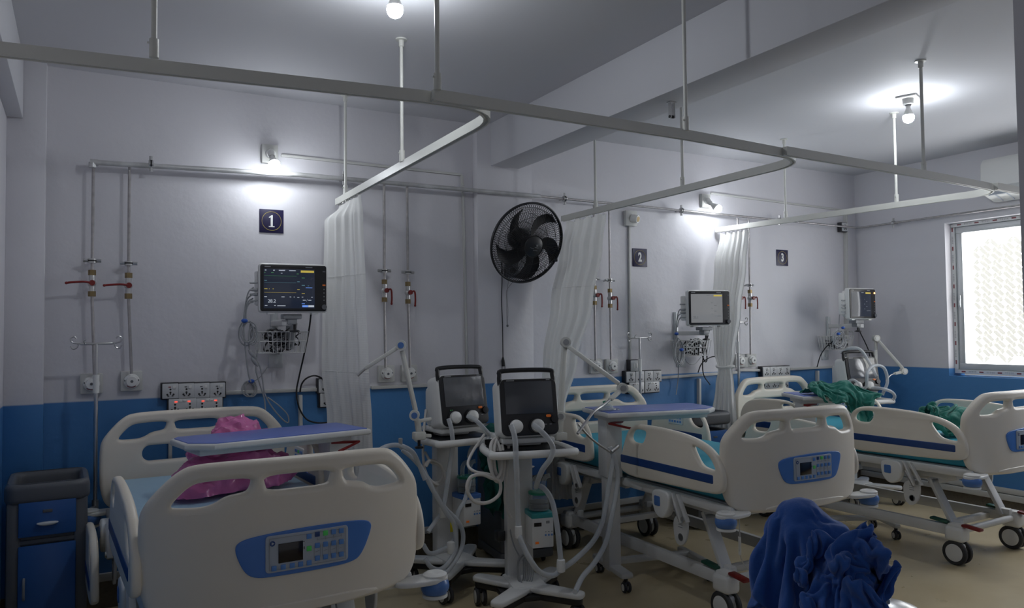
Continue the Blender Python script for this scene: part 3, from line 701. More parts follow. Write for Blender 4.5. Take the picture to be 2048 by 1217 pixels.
# ------------------------------------------------------------------ ventilators
def vent_local(loc, rz): return T(*loc, 0) @ Matrix.Rotation(R(rz), 4, 'Z')
HL = .335; HH = .318
def vent_housing(b):
    # leaning shell: wide front face, deeper towards the foot
    tilt = Matrix.Rotation(R(-11), 4, 'X')
    b.use('white_plastic').plate([round_poly(HL, HH, .04, 6, 0, -.021)], .15, .022, T(0, .0, 1.145) @ tilt @ XZ, res=3)
    b.box((0, .10, 1.09), (.27, .17, .25), bev=.035, seg=3)
def vent_bezel(b):
    tilt = T(0, 0, 1.145) @ Matrix.Rotation(R(-11), 4, 'X')
    b.use('black').plate([round_poly(HL-.014, HH-.012, .034, 6, 0, -.021)], .012, .004, tilt @ T(0, -.078, 0) @ XZ)
def make_vent(loc, rz, label, arm=None, hoses=(), film=False, humid='teal_plastic', dark_screen=True, leds=False):
    t = thing('ventilator', (*loc, 0), R(rz), label, 'ventilator', 'ventilators on wheeled stands')
    tilt = T(0, 0, 1.145) @ Matrix.Rotation(R(-11), 4, 'X')
    CY = .16
    b = MB(); b.use('white_plastic')
    for a in (45, 135, 225, 315):
        ex, ey = .325*math.cos(R(a)), .325*math.sin(R(a))
        b.merge(*plate_bm([(0.0, -.06), (.26, -.045), (.335, -.04), (.345, 0), (.335, .04), (.26, .045), (0, .06)], .03, .010, T(0, 0, .150) @ Matrix.Rotation(R(a), 4, 'Z')))
    b.box((0, .06, .150), (.20, .26, .05), bev=.02)
    b.build('base', None, t)
    b = MB(); b.use('black')
    for a in (45, 135, 225, 315):
        b.merge(*plate_bm([(0.0, -.05), (.26, -.037), (.32, -.034), (.335, 0), (.32, .034), (.26, .037), (0, .05)], .034, .006, T(0, 0, .118) @ Matrix.Rotation(R(a), 4, 'Z')))
    b.plate([round_poly(.30, .25, .05)], .03, .006, T(0, .02, .115)); b.build('base_skirt', None, t)
    for a in (45, 135, 225, 315):
        x, y = .305*math.cos(R(a)), .305*math.sin(R(a))
        b = MB(); b.use('black').cyl((x, y, .11), (x, y, .085), .012).box((x, y, .082), (.03, .05, .03), bev=.010)
        c = b.build('caster', None, t)
        b = MB()
        for s in (-1, 1):
            A = T(x+s*.020, y-.006, .05) @ Matrix.Rotation(PI/2, 4, 'Y')
            b.use('rubber').lathe([(.036, -.010), (.046, -.010), (.05, -.005), (.05, .005), (.046, .010), (.036, .010)], A, 24)
            b.use('white_plastic').lathe([(.001, -.011), (.032, -.012), (.038, -.009), (.038, .009), (.032, .012), (.001, .011)], A, 24)
        b.build('wheel', None, c)
    b = MB(); b.box((0, CY, .56), (.155, .075, .83), bev=.012); b.box((0, CY+.04, .56), (.09, .05, .80), bev=.01); b.build('column', 'white_metal', t)
    b = MB(); b.use('red_plastic').lathe([(.010, 0), (.010, .002)], T(0, CY-.038, .86) @ Matrix.Rotation(PI/2, 4, 'X'), 18).use('white_plastic').box((0, CY-.0405, .86), (.012, .0015, .003)).box((0, CY-.0407, .86), (.003, .0015, .011)); b.build('warning_sticker', None, t)
    b = MB(); b.box((0, .06, .955), (.30, .27, .03), bev=.01); b.box((0, .10, .93), (.2, .16, .03), bev=.01); b.build('top_plate', 'white_plastic', t)
    # handle tray around the front
    hp = [(-.20, .16, .90), (-.225, .06, .90), (-.225, -.13, .90), (-.19, -.19, .90), (.19, -.19, .90), (.225, -.13, .90), (.225, .06, .90), (.20, .16, .90)]
    b = MB(); P_ = smooth_path(hp, 4)
    for k_ in range(len(P_)-1): pass
    b.tube(P_, .021, 12); b.box((0, CY, .90), (.40, .05, .035), bev=.008); b.build('handle', 'white_plastic', t)
    b = MB(); b.box((0, -.02, .905), (.40, .30, .012), bev=.004); b.box((0, .13, .925), (.40, .008, .04)); b.build('tray', 'black', t)
    part('venth', 'housing', t, vent_housing); bz = part('ventb', 'bezel', t, vent_bezel)
    b = MB()   # carrying handle at the top edge
    b.use('white_plastic'); hp = [(-.152, .0, .07), (-.152, 0, .155), (-.125, 0, .182), (.125, 0, .182), (.152, 0, .155), (.152, 0, .07)]
    b = MB(); b.use('black').tube([tilt @ Vector((x, -.058, z)) for x, y, z in smooth_path(hp, 5)], .013, 10); b.build('carry_handle', None, t)
    b = MB(); b.box((0, -.0855, .030), (.268, .004, .176), bev=.0015); o = b.build('screen', 'film_glass' if film else 'screen_glass', t); o.matrix_basis = tilt; o['label'] = 'dark glossy screen'
    b = MB(); b.use('grey_plastic').box((-.10, -.0848, .124), (.045, .001, .005)).box((.115, -.0848, .125), (.022, .001, .005)); o = b.build('markings', None, t); o.matrix_basis = tilt
    b = MB(); b.plate([round_poly(.028, .014, .006)], .005, .002, T(.105, -.087, -.073) @ XZ); o = b.build('alarm_button', 'orange_button', t); o.matrix_basis = tilt; o['label'] = 'orange alarm button'
    b = MB(); b.lathe([(.02, 0), (.022, .004), (.02, .014), (.002, .015)], T(.138, -.082, -.092) @ Matrix.Rotation(PI/2, 4, 'X'), 24); o = b.build('control_knob', 'black', t); o.matrix_basis = tilt
    b = MB(); b.use('grey_plastic')
    for i in range(2): b.box((.085+i*.03, -.0848, -.118), (.014, .001, .004))
    o = b.build('markings', None, t); o.matrix_basis = tilt
    if leds:
        b = MB()
        for x in (-.105, -.093): b.box((x, -.086, -.079), (.006, .003, .006), bev=.001)
        o = b.build('indicator_lights', 'green_light', t); o.matrix_basis = tilt; o['label'] = 'two green indicator lights'
    for x in (-.085, .035):
        b = MB(); b.use('black').lathe([(.03, 0), (.044, .002), (.045, .012), (.03, .014)], T(x, -.080, -.125) @ Matrix.Rotation(PI/2, 4, 'X'), 26)
        o = b.build('port_collar', None, t); o.matrix_basis = tilt
        b = MB(); b.lathe([(.012, 0), (.034, .001), (.037, .01), (.034, .026), (.020, .036), (.003, .038)], T(x, -.092, -.125) @ Matrix.Rotation(PI/2, 4, 'X'), 28)
        o = b.build('bacteria_filter', 'white_plastic', t); o.matrix_basis = tilt; o['label'] = 'round white filter'
    # humidifier on the column
    hx, hy = .09, CY-.11; hz = -.06
    b = MB(); b.use('white_plastic').box((hx, hy, .50+hz), (.125, .14, .17), bev=.008); hb = b.build('humidifier', None, t); hb['label'] = 'white humidifier box'
    b = MB(); b.box((hx, hy, .592+hz), (.13, .145, .03), bev=.006); b.build('humidifier_rim', humid, hb)
    b = MB(); b.box((hx-.03, hy-.0715, .545+hz), (.042, .003, .020)); b.build('display', 'screen_black', hb)
    b = MB(); b.use('button_blue')
    for i in range(3): b.box((hx+.015+i*.018, hy-.0715, .485+hz), (.010, .003, .010), bev=.001); b.use('grey_plastic').box((hx+.015+i*.018, hy-.0712, .503+hz), (.008, .002, .004)); b.use('button_blue')
    b.use('orange_button').box((hx-.035, hy-.0715, .445+hz), (.02, .003, .012)); b.use('grey_plastic').box((hx+.028, hy-.0712, .555+hz), (.02, .002, .014)); b.build('buttons', None, hb)
    b = MB(); b.use('clear_plastic').lathe([(.05, .61), (.058, .615), (.058, .69), (.052, .70), (.02, .702)], T(hx, hy, hz), 28)
    b.use('dark_grey').lathe([(.0585, .65), (.0588, .65), (.0588, .656), (.0585, .656)], T(hx, hy, hz), 28).lathe([(.0585, .625), (.0588, .625), (.0588, .628), (.0585, .628)], T(hx, hy, hz), 28)
    ch = b.build('water_chamber', None, t)
    b = MB(); b.use('green_plastic').lathe([(.05, .698), (.060, .70), (.060, .712), (.04, .716)], T(hx, hy, hz), 28); b.build('chamber_lid', None, ch)['label'] = 'green chamber lid'
    b = MB(); b.use('clear_plastic')
    for s in (-1, 1): b.hose([(hx+s*.028, hy, .71+hz), (hx+s*.028, hy, .76+hz), (hx+s*.028+.01, hy-.005, .79+hz), (hx+s*.03+.03, hy-.015, .80+hz)], .013, 10)
    b.build('chamber_elbow', None, t)
    for pts, r, m in hoses:
        b = MB(); b.tube(smooth_path(pts, 7), r, 10); b.build('breathing_hose' if m == 'hose_clear' else 'supply_hose', m, t, world=True)
    if arm:
        for kind, a_, b_, r in arm['bars']:
            mb = MB(); mb.use('rail_paint').bar(a_, b_, r*2, r*1.5, bev=r*.4); mb.build('support_arm', None, t, world=True)
        for p, d in arm['joints']:
            mb = MB(); d = Vector(d).normalized(); p = Vector(p)
            mb.use('rail_paint').cyl(p-d*.022, p+d*.022, .030, seg=24); mb.use(arm.get('cap', 'blue_plastic')).cyl(p+d*.022, p+d*.026, .018, seg=20); mb.mats and mb.build('arm_joint', None, t, world=True)
        for pts, r in arm['rods']:
            mb = MB(); mb.hose(pts, r, 10, 5); mb.build('arm_rod', 'steel', t, world=True)
        p = Vector(arm['clamp']); mb = MB(); mb.use('rail_paint').box(p, (.07, .06, .045), bev=.008).use('black').cyl(p-Vector((0, 0, .022)), p-Vector((0, 0, .06)), .009).lathe([(.01, 0), (.024, .002), (.026, .01), (.01, .016)], T(p.x, p.y, p.z-.075), 16); mb.build('arm_clamp', None, t, world=True)
    return t
def plate_bm(o, depth, bev, Mx):
    q = MB(); q.plate([chaikin(o, 2)], depth, bev, Mx); return (q.bm, None)

# front ventilator
V2 = ((2.155, 3.715), -14)
W2 = vent_local(*V2)
def v2(x, y, z): return W2 @ Vector((x, y, z))
fA = v2(-.085, -.135, 1.0); fB = v2(.035, -.135, 1.0)
hA = [at(1022, 850, 3.52), at(1030, 880, 3.50), at(1033, 940, 3.50), at(1035, 1000, 3.52), at(1037, 1060, 3.52), at(1043, 1085, 3.50), at(1060, 1120, 3.46), at(1080, 1145, 3.44), at(1105, 1152, 3.46), at(1122, 1140, 3.5), at(1150, 1120, 3.5), at(1185, 1085, 3.55), at(1203, 1050, 3.6), at(1212, 1010, 3.66), at(1220, 960, 3.68), at(1228, 910, 3.70)]
hB = [at(1066, 850, 3.52), at(1082, 863, 3.48), at(1098, 880, 3.46), at(1106, 898, 3.46), at(1101, 918, 3.47), at(1085, 940, 3.5), at(1076, 962, 3.55), at(1072, 975, 3.62)]
hC = [at(1073, 970, 3.64), at(1088, 978, 3.58), at(1103, 1000, 3.53), at(1112, 1040, 3.5), at(1118, 1085, 3.48), at(1122, 1130, 3.47), at(1122, 1142, 3.48)]
hD = [at(1150, 1185, 3.30), at(1165, 1155, 3.38), at(1190, 1125, 3.45), at(1212, 1085, 3.52), at(1222, 1040, 3.6), at(1232, 990, 3.65), at(1236, 950, 3.68), at(1228, 915, 3.69), at(1220, 895, 3.70)]
sA = [v2(-.05, .14, .95), at(988, 880, 3.72), at(981, 905, 3.66), at(985, 950, 3.64), at(1000, 965, 3.64), at(998, 990, 3.64), at(975, 1006, 3.64), at(948, 1003, 3.64), at(934, 978, 3.64), at(942, 955, 3.64), at(965, 950, 3.64), at(990, 958, 3.64), at(1003, 940, 3.65), at(1000, 900, 3.68), at(992, 880, 3.72)]
sB = [at(993, 880, 3.72), at(988, 900, 3.67), at(990, 940, 3.66), at(1002, 963, 3.66), at(1008, 930, 3.66), at(1004, 890, 3.70)]
sC = [at(1018, 885, 3.74), at(1015, 930, 3.70), at(1010, 985, 3.68), at(1012, 1015, 3.68), at(1022, 1036, 3.68)]
sD = [at(985, 885, 3.72), at(978, 920, 3.68), at(990, 960, 3.66), at(1001, 958, 3.66), at(997, 915, 3.68), at(990, 885, 3.72)]
sE = [at(968, 870, 3.95), at(945, 905, 3.80), at(936, 930, 3.74), at(950, 944, 3.68), at(980, 950, 3.66), at(1002, 962, 3.65)]
pA = at(1119, 858, 3.84)
arm2 = dict(clamp=at(1120, 873, 3.84), cap='grey_plastic',
    bars=[('b', at(1120, 866, 3.84), at(1121, 838, 3.84), .017), ('b', at(1121, 828, 3.84), at(1129, 692, 3.84), .016), ('b', at(1136, 693, 3.82), at(1238, 768, 3.60), .016), ('b', at(1240, 782, 3.58), at(1220, 800, 3.55), .014), ('b', at(1100, 868, 3.84), at(1120, 872, 3.84), .014)],
    joints=[(at(1120, 833, 3.83), (-.4, -.9, 0)), (at(1131, 685, 3.83), (-.4, -.9, 0)), (at(1245, 777, 3.58), (-.4, -.9, 0))],
    rods=[([at(1220, 800, 3.55), at(1205, 812, 3.53), at(1187, 825, 3.50), at(1172, 845, 3.48), at(1155, 868, 3.46)], .008), ([at(1155, 848, 3.46), at(1185, 880, 3.52), at(1220, 905, 3.58)], .006), ([at(1222, 905, 3.58), at(1236, 893, 3.60)], .012)])
VENT2 = make_vent(*V2, 'front ventilator of the pair, dark blank screen and coiled cream supply hose', arm2,
    [(hA, .0145, 'hose_clear'), (hB, .0145, 'hose_clear'), (hC, .0145, 'hose_clear'), (hD, .0145, 'hose_clear'), (sA, .0095, 'cord_white'), (sB, .0095, 'cord_white'), (sC, .008, 'cord_white'), (sD, .0095, 'cord_white'), (sE, .008, 'cord_white')])
def conn(parent, p, r=.022):
    b = MB(); b.lathe([(.6*r, -.035), (r, -.03), (r*1.1, 0), (r, .03), (.6*r, .035)], T(*p), 16); b.build('hose_connector', 'white_plastic', parent, world=True)
conn(VENT2, at(1122, 1132, 3.47)); conn(VENT2, at(1037, 1065, 3.52), .018)
# grey cable coil tied at the foot of the column, power inlet
b = MB()
for k in range(6):
    pts = [at(1036+3*math.sin(k), 1130, 3.56)]
    pts = [v2(-.03+.005*k+(.02+.004*k)*math.sin(a), .02-.006*k, .235+(.075+.005*(k % 3))*math.cos(a)) for a in [2*PI*q/14 for q in range(14)]]
    b.tube(pts, .0042, 6, closed=True)
b.hose([v2(-.03, .03, .30), v2(-.05, .09, .36), v2(-.06, .13, .45), v2(-.06, .14, .62)], .004); b.build('power_cable', 'cable_grey', VENT2, world=True)
b = MB(); b.use('black').box(v2(-.115, .14, .40), (.05, .05, .06), bev=.008); b.build('power_plug', None, VENT2, world=True)

# the ventilator behind it
V1 = ((2.03, 4.33), 5)
W1 = vent_local(*V1)
def v1(x, y, z): return W1 @ Vector((x, y, z))
gA = [at(897, 838, 4.17), at(903, 860, 4.15), at(905, 890, 4.15), at(900, 930, 4.16), at(893, 980, 4.16), at(884, 1025, 4.14), at(870, 1045, 4.12), at(856, 1065, 4.1)]
gB = [at(935, 833, 4.17), at(950, 840, 4.12), at(968, 858, 4.08), at(978, 872, 4.08), at(968, 885, 4.10), at(945, 895, 4.15), at(938, 915, 4.2)]
gC = [at(805, 900, 4.10), at(838, 930, 4.08), at(868, 985, 4.05), at(892, 1025, 4.04), at(908, 1050, 4.04), at(912, 1095, 4.04), at(898, 1125, 4.02), at(880, 1140, 4.0), at(862, 1135, 4.0), at(850, 1118, 4.02)]
gD = [at(800, 892, 4.12), at(845, 940, 4.10), at(880, 1005, 4.07), at(920, 1050, 4.06), at(925, 1090, 4.06), at(905, 1130, 4.02), at(880, 1155, 3.99), at(860, 1150, 3.99)]
gE = [at(940, 960, 4.15), at(930, 1000, 4.12), at(915, 1030, 4.1), at(908, 1080, 4.08), at(885, 1100, 4.06), at(860, 1108, 4.05), at(846, 1090, 4.08)]
q1 = [at(850, 905, 4.35), at(862, 925, 4.3), at(880, 932, 4.28), at(887, 945, 4.28), at(882, 962, 4.28), at(868, 966, 4.28), at(855, 955, 4.28), at(848, 935, 4.28), at(858, 922, 4.28), at(873, 924, 4.28), at(884, 938, 4.28), at(884, 956, 4.28), at(872, 972, 4.28), at(860, 964, 4.28)]
q2 = [at(852, 820, 4.45), at(848, 860, 4.40), at(846, 905, 4.33), at(850, 940, 4.28), at(862, 962, 4.27), at(878, 970, 4.27), at(890, 955, 4.27), at(880, 930, 4.27), at(862, 922, 4.27), at(852, 934, 4.27)]
arm1 = dict(clamp=at(838, 872, 4.22), cap='blue_plastic',
    bars=[('b', at(838, 866, 4.22), at(834, 838, 4.22), .017), ('b', at(831, 822, 4.22), at(804, 702, 4.22), .016), ('b', at(796, 695, 4.22), at(730, 738, 4.30), .015), ('b', at(838, 843, 4.22), at(862, 838, 4.22), .013), ('b', at(840, 872, 4.22), at(862, 872, 4.22), .013)],
    joints=[(at(829, 831, 4.21), (-.4, -.9, 0)), (at(802, 691, 4.21), (-.4, -.9, 0))], rods=[([at(730, 738, 4.30), at(722, 745, 4.31), at(715, 752, 4.32)], .008)])
VENT1 = make_vent(*V1, 'rear ventilator of the pair, film on its screen and two green lights', arm1,
    [(gA, .0135, 'hose_clear'), (gB, .0135, 'hose_clear'), (gC, .0135, 'hose_clear'), (gD, .0135, 'hose_clear'), (gE, .0135, 'hose_clear'), (q1, .008, 'cord_white'), (q2, .008, 'cord_white')], film=True, humid='panel_blue', leds=True)
conn(VENT1, at(886, 1025, 4.12), .02); conn(VENT1, at(902, 1096, 4.05), .022)
b = MB(); b.box(at(905, 1055, 4.12), (.03, .006, .055), bev=.002); b.build('yellow_tag', 'yellow_tag', VENT1, world=True)

# the one in the far corner by the window
V3 = ((6.10, 4.56), -16)
W3 = vent_local(*V3)
def v3(x, y, z): return W3 @ Vector((x, y, z))
kA = [v3(-.085, -.14, 1.02), v3(-.09, -.24, 1.04), v3(-.10, -.27, 1.16), v3(-.02, -.25, 1.22), v3(.09, -.24, 1.20), v3(.14, -.22, 1.08), v3(.10, -.20, .96)]
kB = [v3(.035, -.14, 1.02), v3(.07, -.22, 1.02), v3(.16, -.24, .99), v3(.21, -.22, .94), v3(.20, -.16, .88)]
kC = [v3(-.12, .05, 1.33), v3(-.10, -.05, 1.37), v3(-.02, -.08, 1.36), v3(.05, -.10, 1.25), v3(.08, -.16, 1.12)]
kD = [at(1690, 770, 4.5), at(1705, 760, 4.45), at(1720, 772, 4.42), at(1725, 800, 4.4)]
arm3 = dict(clamp=v3(.235, .05, .92), cap='white_plastic', bars=[('b', v3(.235, .05, .94), at(1752, 700, 4.62), .013), ('b', at(1752, 700, 4.62), at(1751, 680, 4.62), .014), ('b', at(1756, 681, 4.60), at(1806, 738, 4.42), .017), ('b', at(1806, 744, 4.42), at(1789, 748, 4.42), .015)],
    joints=[(at(1752, 677, 4.61), (-.4, -.9, 0)), (at(1807, 743, 4.41), (-.4, -.9, 0))], rods=[([at(1789, 748, 4.42), at(1780, 752, 4.42), at(1772, 763, 4.42)], .006)])
VENT3 = make_vent(*V3, 'ventilator in the far corner by the window, reflecting screen', arm3,
    [(kA, .0135, 'hose_clear'), (kB, .0135, 'hose_clear'), (kC, .0135, 'hose_clear'), (kD, .011, 'hose_clear')], film=True, humid='panel_blue')
# ------------------------------------------------------------------ patient monitors
def make_monitor(loc, rz, label, W=.385, H=.285, lit=True):
    t = thing('patient_monitor', loc, R(rz), label, 'patient monitor', 'bedside patient monitors')
    z0 = H/2+.0
    b = MB(); b.use('white_plastic').plate([round_poly(W, H, .018, 5)], .05, .012, T(0, .0, z0) @ XZ); b.box((0, .045, z0), (W*.86, .07, H*.86), bev=.02); b.box((-W/2+.02, .05, z0), (.06, .07, H*.7), bev=.01)
    for s in (-1, 1): b.box((s*W*.32, .01, -.004), (.04, .05, .012), bev=.003)
    b.build('housing', None, t)
    b = MB(); b.plate([round_poly(W-.014, H-.016, .014, 5)], .008, .003, T(0, -.026, z0) @ XZ); b.build('bezel', 'black', t)
    sw, sh = W*.74, H*.80
    sx = -W*.065
    b = MB(); b.box((sx, -.0305, z0-.004), (sw, .003, sh), bev=.001); s = b.build('screen', 'monitor_screen' if lit is not None else 'screen_painted_reflection', t); s['label'] = 'dark glossy screen' if lit is not None else 'dark screen with painted-in pale reflection'
    Y = -.0327
    x0, z1 = sx-sw/2, z0-.004+sh/2
    def Q(u, v): return (x0+u*sw, Y, z1-v*sh)
    def bar(mb, u0, v, u1, h, m): a = Q(u0, v); c = Q(u1, v); mb.use(m).box(((a[0]+c[0])/2, Y, a[2]), (c[0]-a[0], .0008, h*sh))
    b = MB(); k = lit
    bar(b, .72, .055, .985, .055, 'led_yellow')
    if k:
        for u0, u1 in ((.02, .05), (.18, .21), (.29, .41), (.49, .62)): bar(b, u0, .04, u1, .018, 'led_white')
        for u0, u1, v, m in ((.01, .03, .1, 'led_green'), (.14, .19, .1, 'led_green'), (.33, .36, .11, 'led_white'), (.64, .68, .12, 'led_green'), (.01, .06, .30, 'led_cyan'), (.65, .7, .32, 'led_cyan'), (.01, .07, .51, 'led_yellow'), (.10, .11, .51, 'led_yellow'), (.17, .19, .51, 'led_yellow'), (.65, .70, .52, 'led_yellow'), (.74, .80, .22, 'led_green'), (.74, .80, .41, 'led_cyan'), (.86, .88, .42, 'led_cyan'), (.82, .95, .47, 'led_blue'), (.74, .80, .62, 'led_yellow'), (.01, .06, .71, 'led_white'), (.34, .40, .71, 'led_white'), (.50, .53, .71, 'led_white'), (.58, .60, .71, 'led_white'), (.65, .69, .72, 'led_white'), (.74, .77, .71, 'led_white'), (.93, .96, .71, 'led_white'), (.02, .07, .93, 'led_white'), (.20, .23, .93, 'led_white'), (.26, .42, .935, 'led_white'), (.76, .82, .79, 'led_white'), (.87, .93, .79, 'led_white'), (.74, .80, .88, 'led_blue')): bar(b, u0, v, u1, .014, m)
        bar(b, .01, .18, .64, .004, 'led_green'); bar(b, .01, .35, .63, .004, 'led_cyan'); bar(b, .01, .60, .63, .004, 'led_yellow')
        bar(b, .87, .945, .985, .05, 'led_white'); bar(b, .75, .945, .865, .05, 'led_blue')
        p = Q(.845, .79); b.use('led_white').bar((p[0]-.003, Y, p[2]-.008), (p[0]+.003, Y, p[2]+.008), .0015, .0008, bev=0)
        b.use('led_white').text('28.2', .027, T(*Q(.155, .82)) @ Matrix.Rotation(PI/2, 4, 'X'), .0004)
    else:
        for u0, u1, v, m in ((.64, .68, .3, 'grey_plastic'), (.64, .68, .5, 'grey_plastic'), (.64, .68, .7, 'grey_plastic'), (.74, .80, .4, 'grey_plastic'), (.74, .80, .6, 'grey_plastic'), (.76, .95, .77, 'grey_plastic'), (.5, .62, .04, 'grey_plastic')): bar(b, u0, v, u1, .014, m)
        if lit is None: b.use('grey_plastic').text('28.1', .026, T(*Q(.14, .82)) @ Matrix.Rotation(PI/2, 4, 'X'), .0004)
    b.build('readout', None, s)['label'] = 'glowing traces and figures' if lit else 'faint figures'
    b = MB(); b.use('grey_plastic').box((-W*.38, -.0305, z1+.012), (.034, .001, .005)).box((W*.22, -.0305, z1+.012), (.04, .001, .005)); b.build('markings', None, t)
    xr = W*.445
    b = MB(); b.use('orange_button').box((xr, -.031, z0+.02), (.018, .003, .009), bev=.001)
    b.use('grey_plastic')
    for i in range(4): b.lathe([(.0035, 0), (.0035, .001)], T(xr, -.0302, z0-.005-i*.022) @ Matrix.Rotation(PI/2, 4, 'X'), 10)
    b.use('dark_grey').box((xr, -.031, z1-.01), (.016, .002, .008)); b.build('buttons', None, t)
    b = MB(); b.lathe([(.015, 0), (.0165, .004), (.015, .012), (.002, .013)], T(xr, -.030, z0-H*.385) @ Matrix.Rotation(PI/2, 4, 'X'), 24); b.build('rotary_knob', 'dark_grey', t)
    if lit is False:
        b = MB(); b.lathe([(.008, 0), (.008, .002)], T(xr, -.031, z1-.012) @ Matrix.Rotation(PI/2, 4, 'X'), 14); b.build('alarm_light', 'led_orange', t)['label'] = 'glowing orange alarm light'
    for i, z in enumerate((.03, -.012, -.038, -.075)):
        b = MB(); b.use('cable_grey').tube([(-W/2-.045, .02, z0+z), (-W/2-.02, .02, z0+z), (-W/2+.01, .02, z0+z)], [.005, .009 if i in (1, 2) else .005, .010 if i in (1, 2) else .006], 10); b.build('cable_plug', None, t)
    return t
def make_bracket(wallp, head, bask, label, W=.26, D=.16, Hh=.13, rz=0):
    # plate screwed to the wall, swing arm, tilting head and a wire basket
    t = thing('monitor_bracket', wallp, 0, label, 'monitor bracket', 'wall brackets with wire baskets')
    w = Vector(wallp); h = Vector(head); k = Vector(bask)
    b = MB(); b.box((w.x, BY-.008, w.z), (.045, .016, .30), bev=.004); b.box((w.x, BY-.02, w.z), (.03, .012, .30), bev=.003); b.build('wall_plate', 'alu', t, world=True)
    b = MB(); a0 = Vector((w.x, BY-.03, h.z-.06)); b.bar(a0, (w.x, h.y+.03, h.z-.06), .05, .035); b.bar((w.x, h.y+.05, h.z-.06), (h.x, h.y+.05, h.z-.06), .045, .03); b.build('swing_arm', 'white_metal', t, world=True)
    b = MB(); b.box((h.x, h.y+.045, h.z-.022), (.11, .08, .03), bev=.005); b.box((h.x, h.y+.045, h.z-.05), (.06, .06, .04), bev=.008); b.build('tilting_head', 'grey_plastic', t, world=True)
    b = MB(); b.use('black').cyl((h.x+.02, h.y+.045, h.z-.07), (h.x+.02, h.y+.045, h.z-.10), .008).lathe([(.01, 0), (.03, .004), (.03, .012), (.012, .018)], T(h.x+.02, h.y+.045, h.z-.118), 6); b.build('clamp_knob', None, t, world=True)
    # basket
    b = MB(); b.use('white_metal'); Bm = T(*k) @ Matrix.Rotation(R(rz), 4, 'Z'); r = .0022
    def loop(z, s, rr): b.tube([Bm @ Vector((sx*W/2*s, sy*D/2*s, z)) for sx, sy in ((-1, -1), (1, -1), (1, 1), (-1, 1))], rr, 6, closed=True)
    loop(Hh, 1, .003); loop(Hh*.55, .94, r); loop(0, .86, r)
    n = 11
    for i in range(n+1):
        u = -1+2*i/n
        for s in (-1, 1):
            b.tube([Bm @ Vector((u*W/2, s*D/2, Hh)), Bm @ Vector((u*W/2*.86, s*D/2*.86, 0))], r, 5)
        b.tube([Bm @ Vector((u*W/2*.86, -D/2*.86, 0)), Bm @ Vector((u*W/2*.86, D/2*.86, 0))], r, 5)
    for i in range(1, 6):
        u = -1+2*i/6
        for s in (-1, 1): b.tube([Bm @ Vector((s*W/2, u*D/2, Hh)), Bm @ Vector((s*W/2*.86, u*D/2*.86, 0))], r, 5)
    b.build('wire_basket', None, t, world=True)
    b = MB(); b.box((k.x, BY-.006, k.z-.05), (.09, .012, .10), bev=.003); b.use('dark_grey').lathe([(.014, 0), (.014, .004)], T(k.x, BY-.013, k.z-.06) @ Matrix.Rotation(PI/2, 4, 'X'), 12); b.mats = ['alu', 'dark_grey']; b.build('lower_plate', None, t, world=True)
    return t
m1 = at(586, 626, 4.66); make_monitor(tuple(m1), -2, 'lit patient monitor showing 28.2 beside the first white curtain', W=.40, H=.292, lit=True)
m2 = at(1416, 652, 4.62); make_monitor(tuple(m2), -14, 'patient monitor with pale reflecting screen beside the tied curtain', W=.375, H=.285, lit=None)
m3 = at(1721, 639, 4.62); make_monitor(tuple(m3), 0, 'patient monitor with orange alarm light in the far corner', W=.37, H=.285, lit=False)
bk1 = at(560, 706, 4.90); bk2 = at(1382, 712, 4.90); bk3 = at(1672, 700, 4.90)
make_bracket(tuple(at(548, 655, 5.02)), m1, bk1, 'wall bracket and wire basket below the lit monitor', W=.30, D=.20)
make_bracket(tuple(at(1352, 660, 5.02)), m2, bk2, 'wall bracket and wire basket below the reflecting monitor', W=.27, D=.20)
make_bracket(tuple(at(1657, 665, 5.02)), m3, bk3, 'wall bracket and wire basket in the far corner', W=.26, D=.20)
def basket_fill(k, seed, name, label, mats):
    random.seed(seed)
    b = MB()
    for i in range(20):
        b.use(mats[i % len(mats)])
        c = Vector(k)+Vector((random.uniform(-.07, .07), random.uniform(-.03, .03), random.uniform(.03, .12))); a1 = random.uniform(0, 6); rr = random.uniform(.03, .055)
        pts = [c+Vector((rr*1.1*math.cos(a), .5*rr*math.sin(a+a1), rr*.55*math.sin(a)+.012*math.sin(3*a+a1))) for a in [2*PI*q/14 for q in range(14)]]
        b.tube(pts, random.choice((.004, .005, .006)), 6, closed=True)
    o = b.build(name, None); tag(o, label, 'cables', 'cable coils lying in the wire baskets'); return o
basket_fill(bk1, 1, 'cable_coil', 'tangle of black and grey leads in the basket below the lit monitor', ['cable_black', 'cable_grey', 'cable_black', 'dark_grey'])
basket_fill(bk2, 2, 'cable_coil', 'tangle of black leads in the basket below the reflecting monitor', ['cable_black', 'cable_black', 'white_plastic'])
basket_fill(bk3, 3, 'cable_coil', 'tangle of leads in the far corner basket', ['cable_black', 'cable_grey', 'dark_grey'])
b = MB(); c = bk1+Vector((.06, 0, .02)); b.tube([c, c+Vector((.005, 0, .08)), c+Vector((.012, 0, .165))], [.026, .03, .036], 14); tag(b.build('pressure_cuff', 'grey_plastic'), 'rolled grey cuff standing in the basket below the lit monitor', 'cuff')

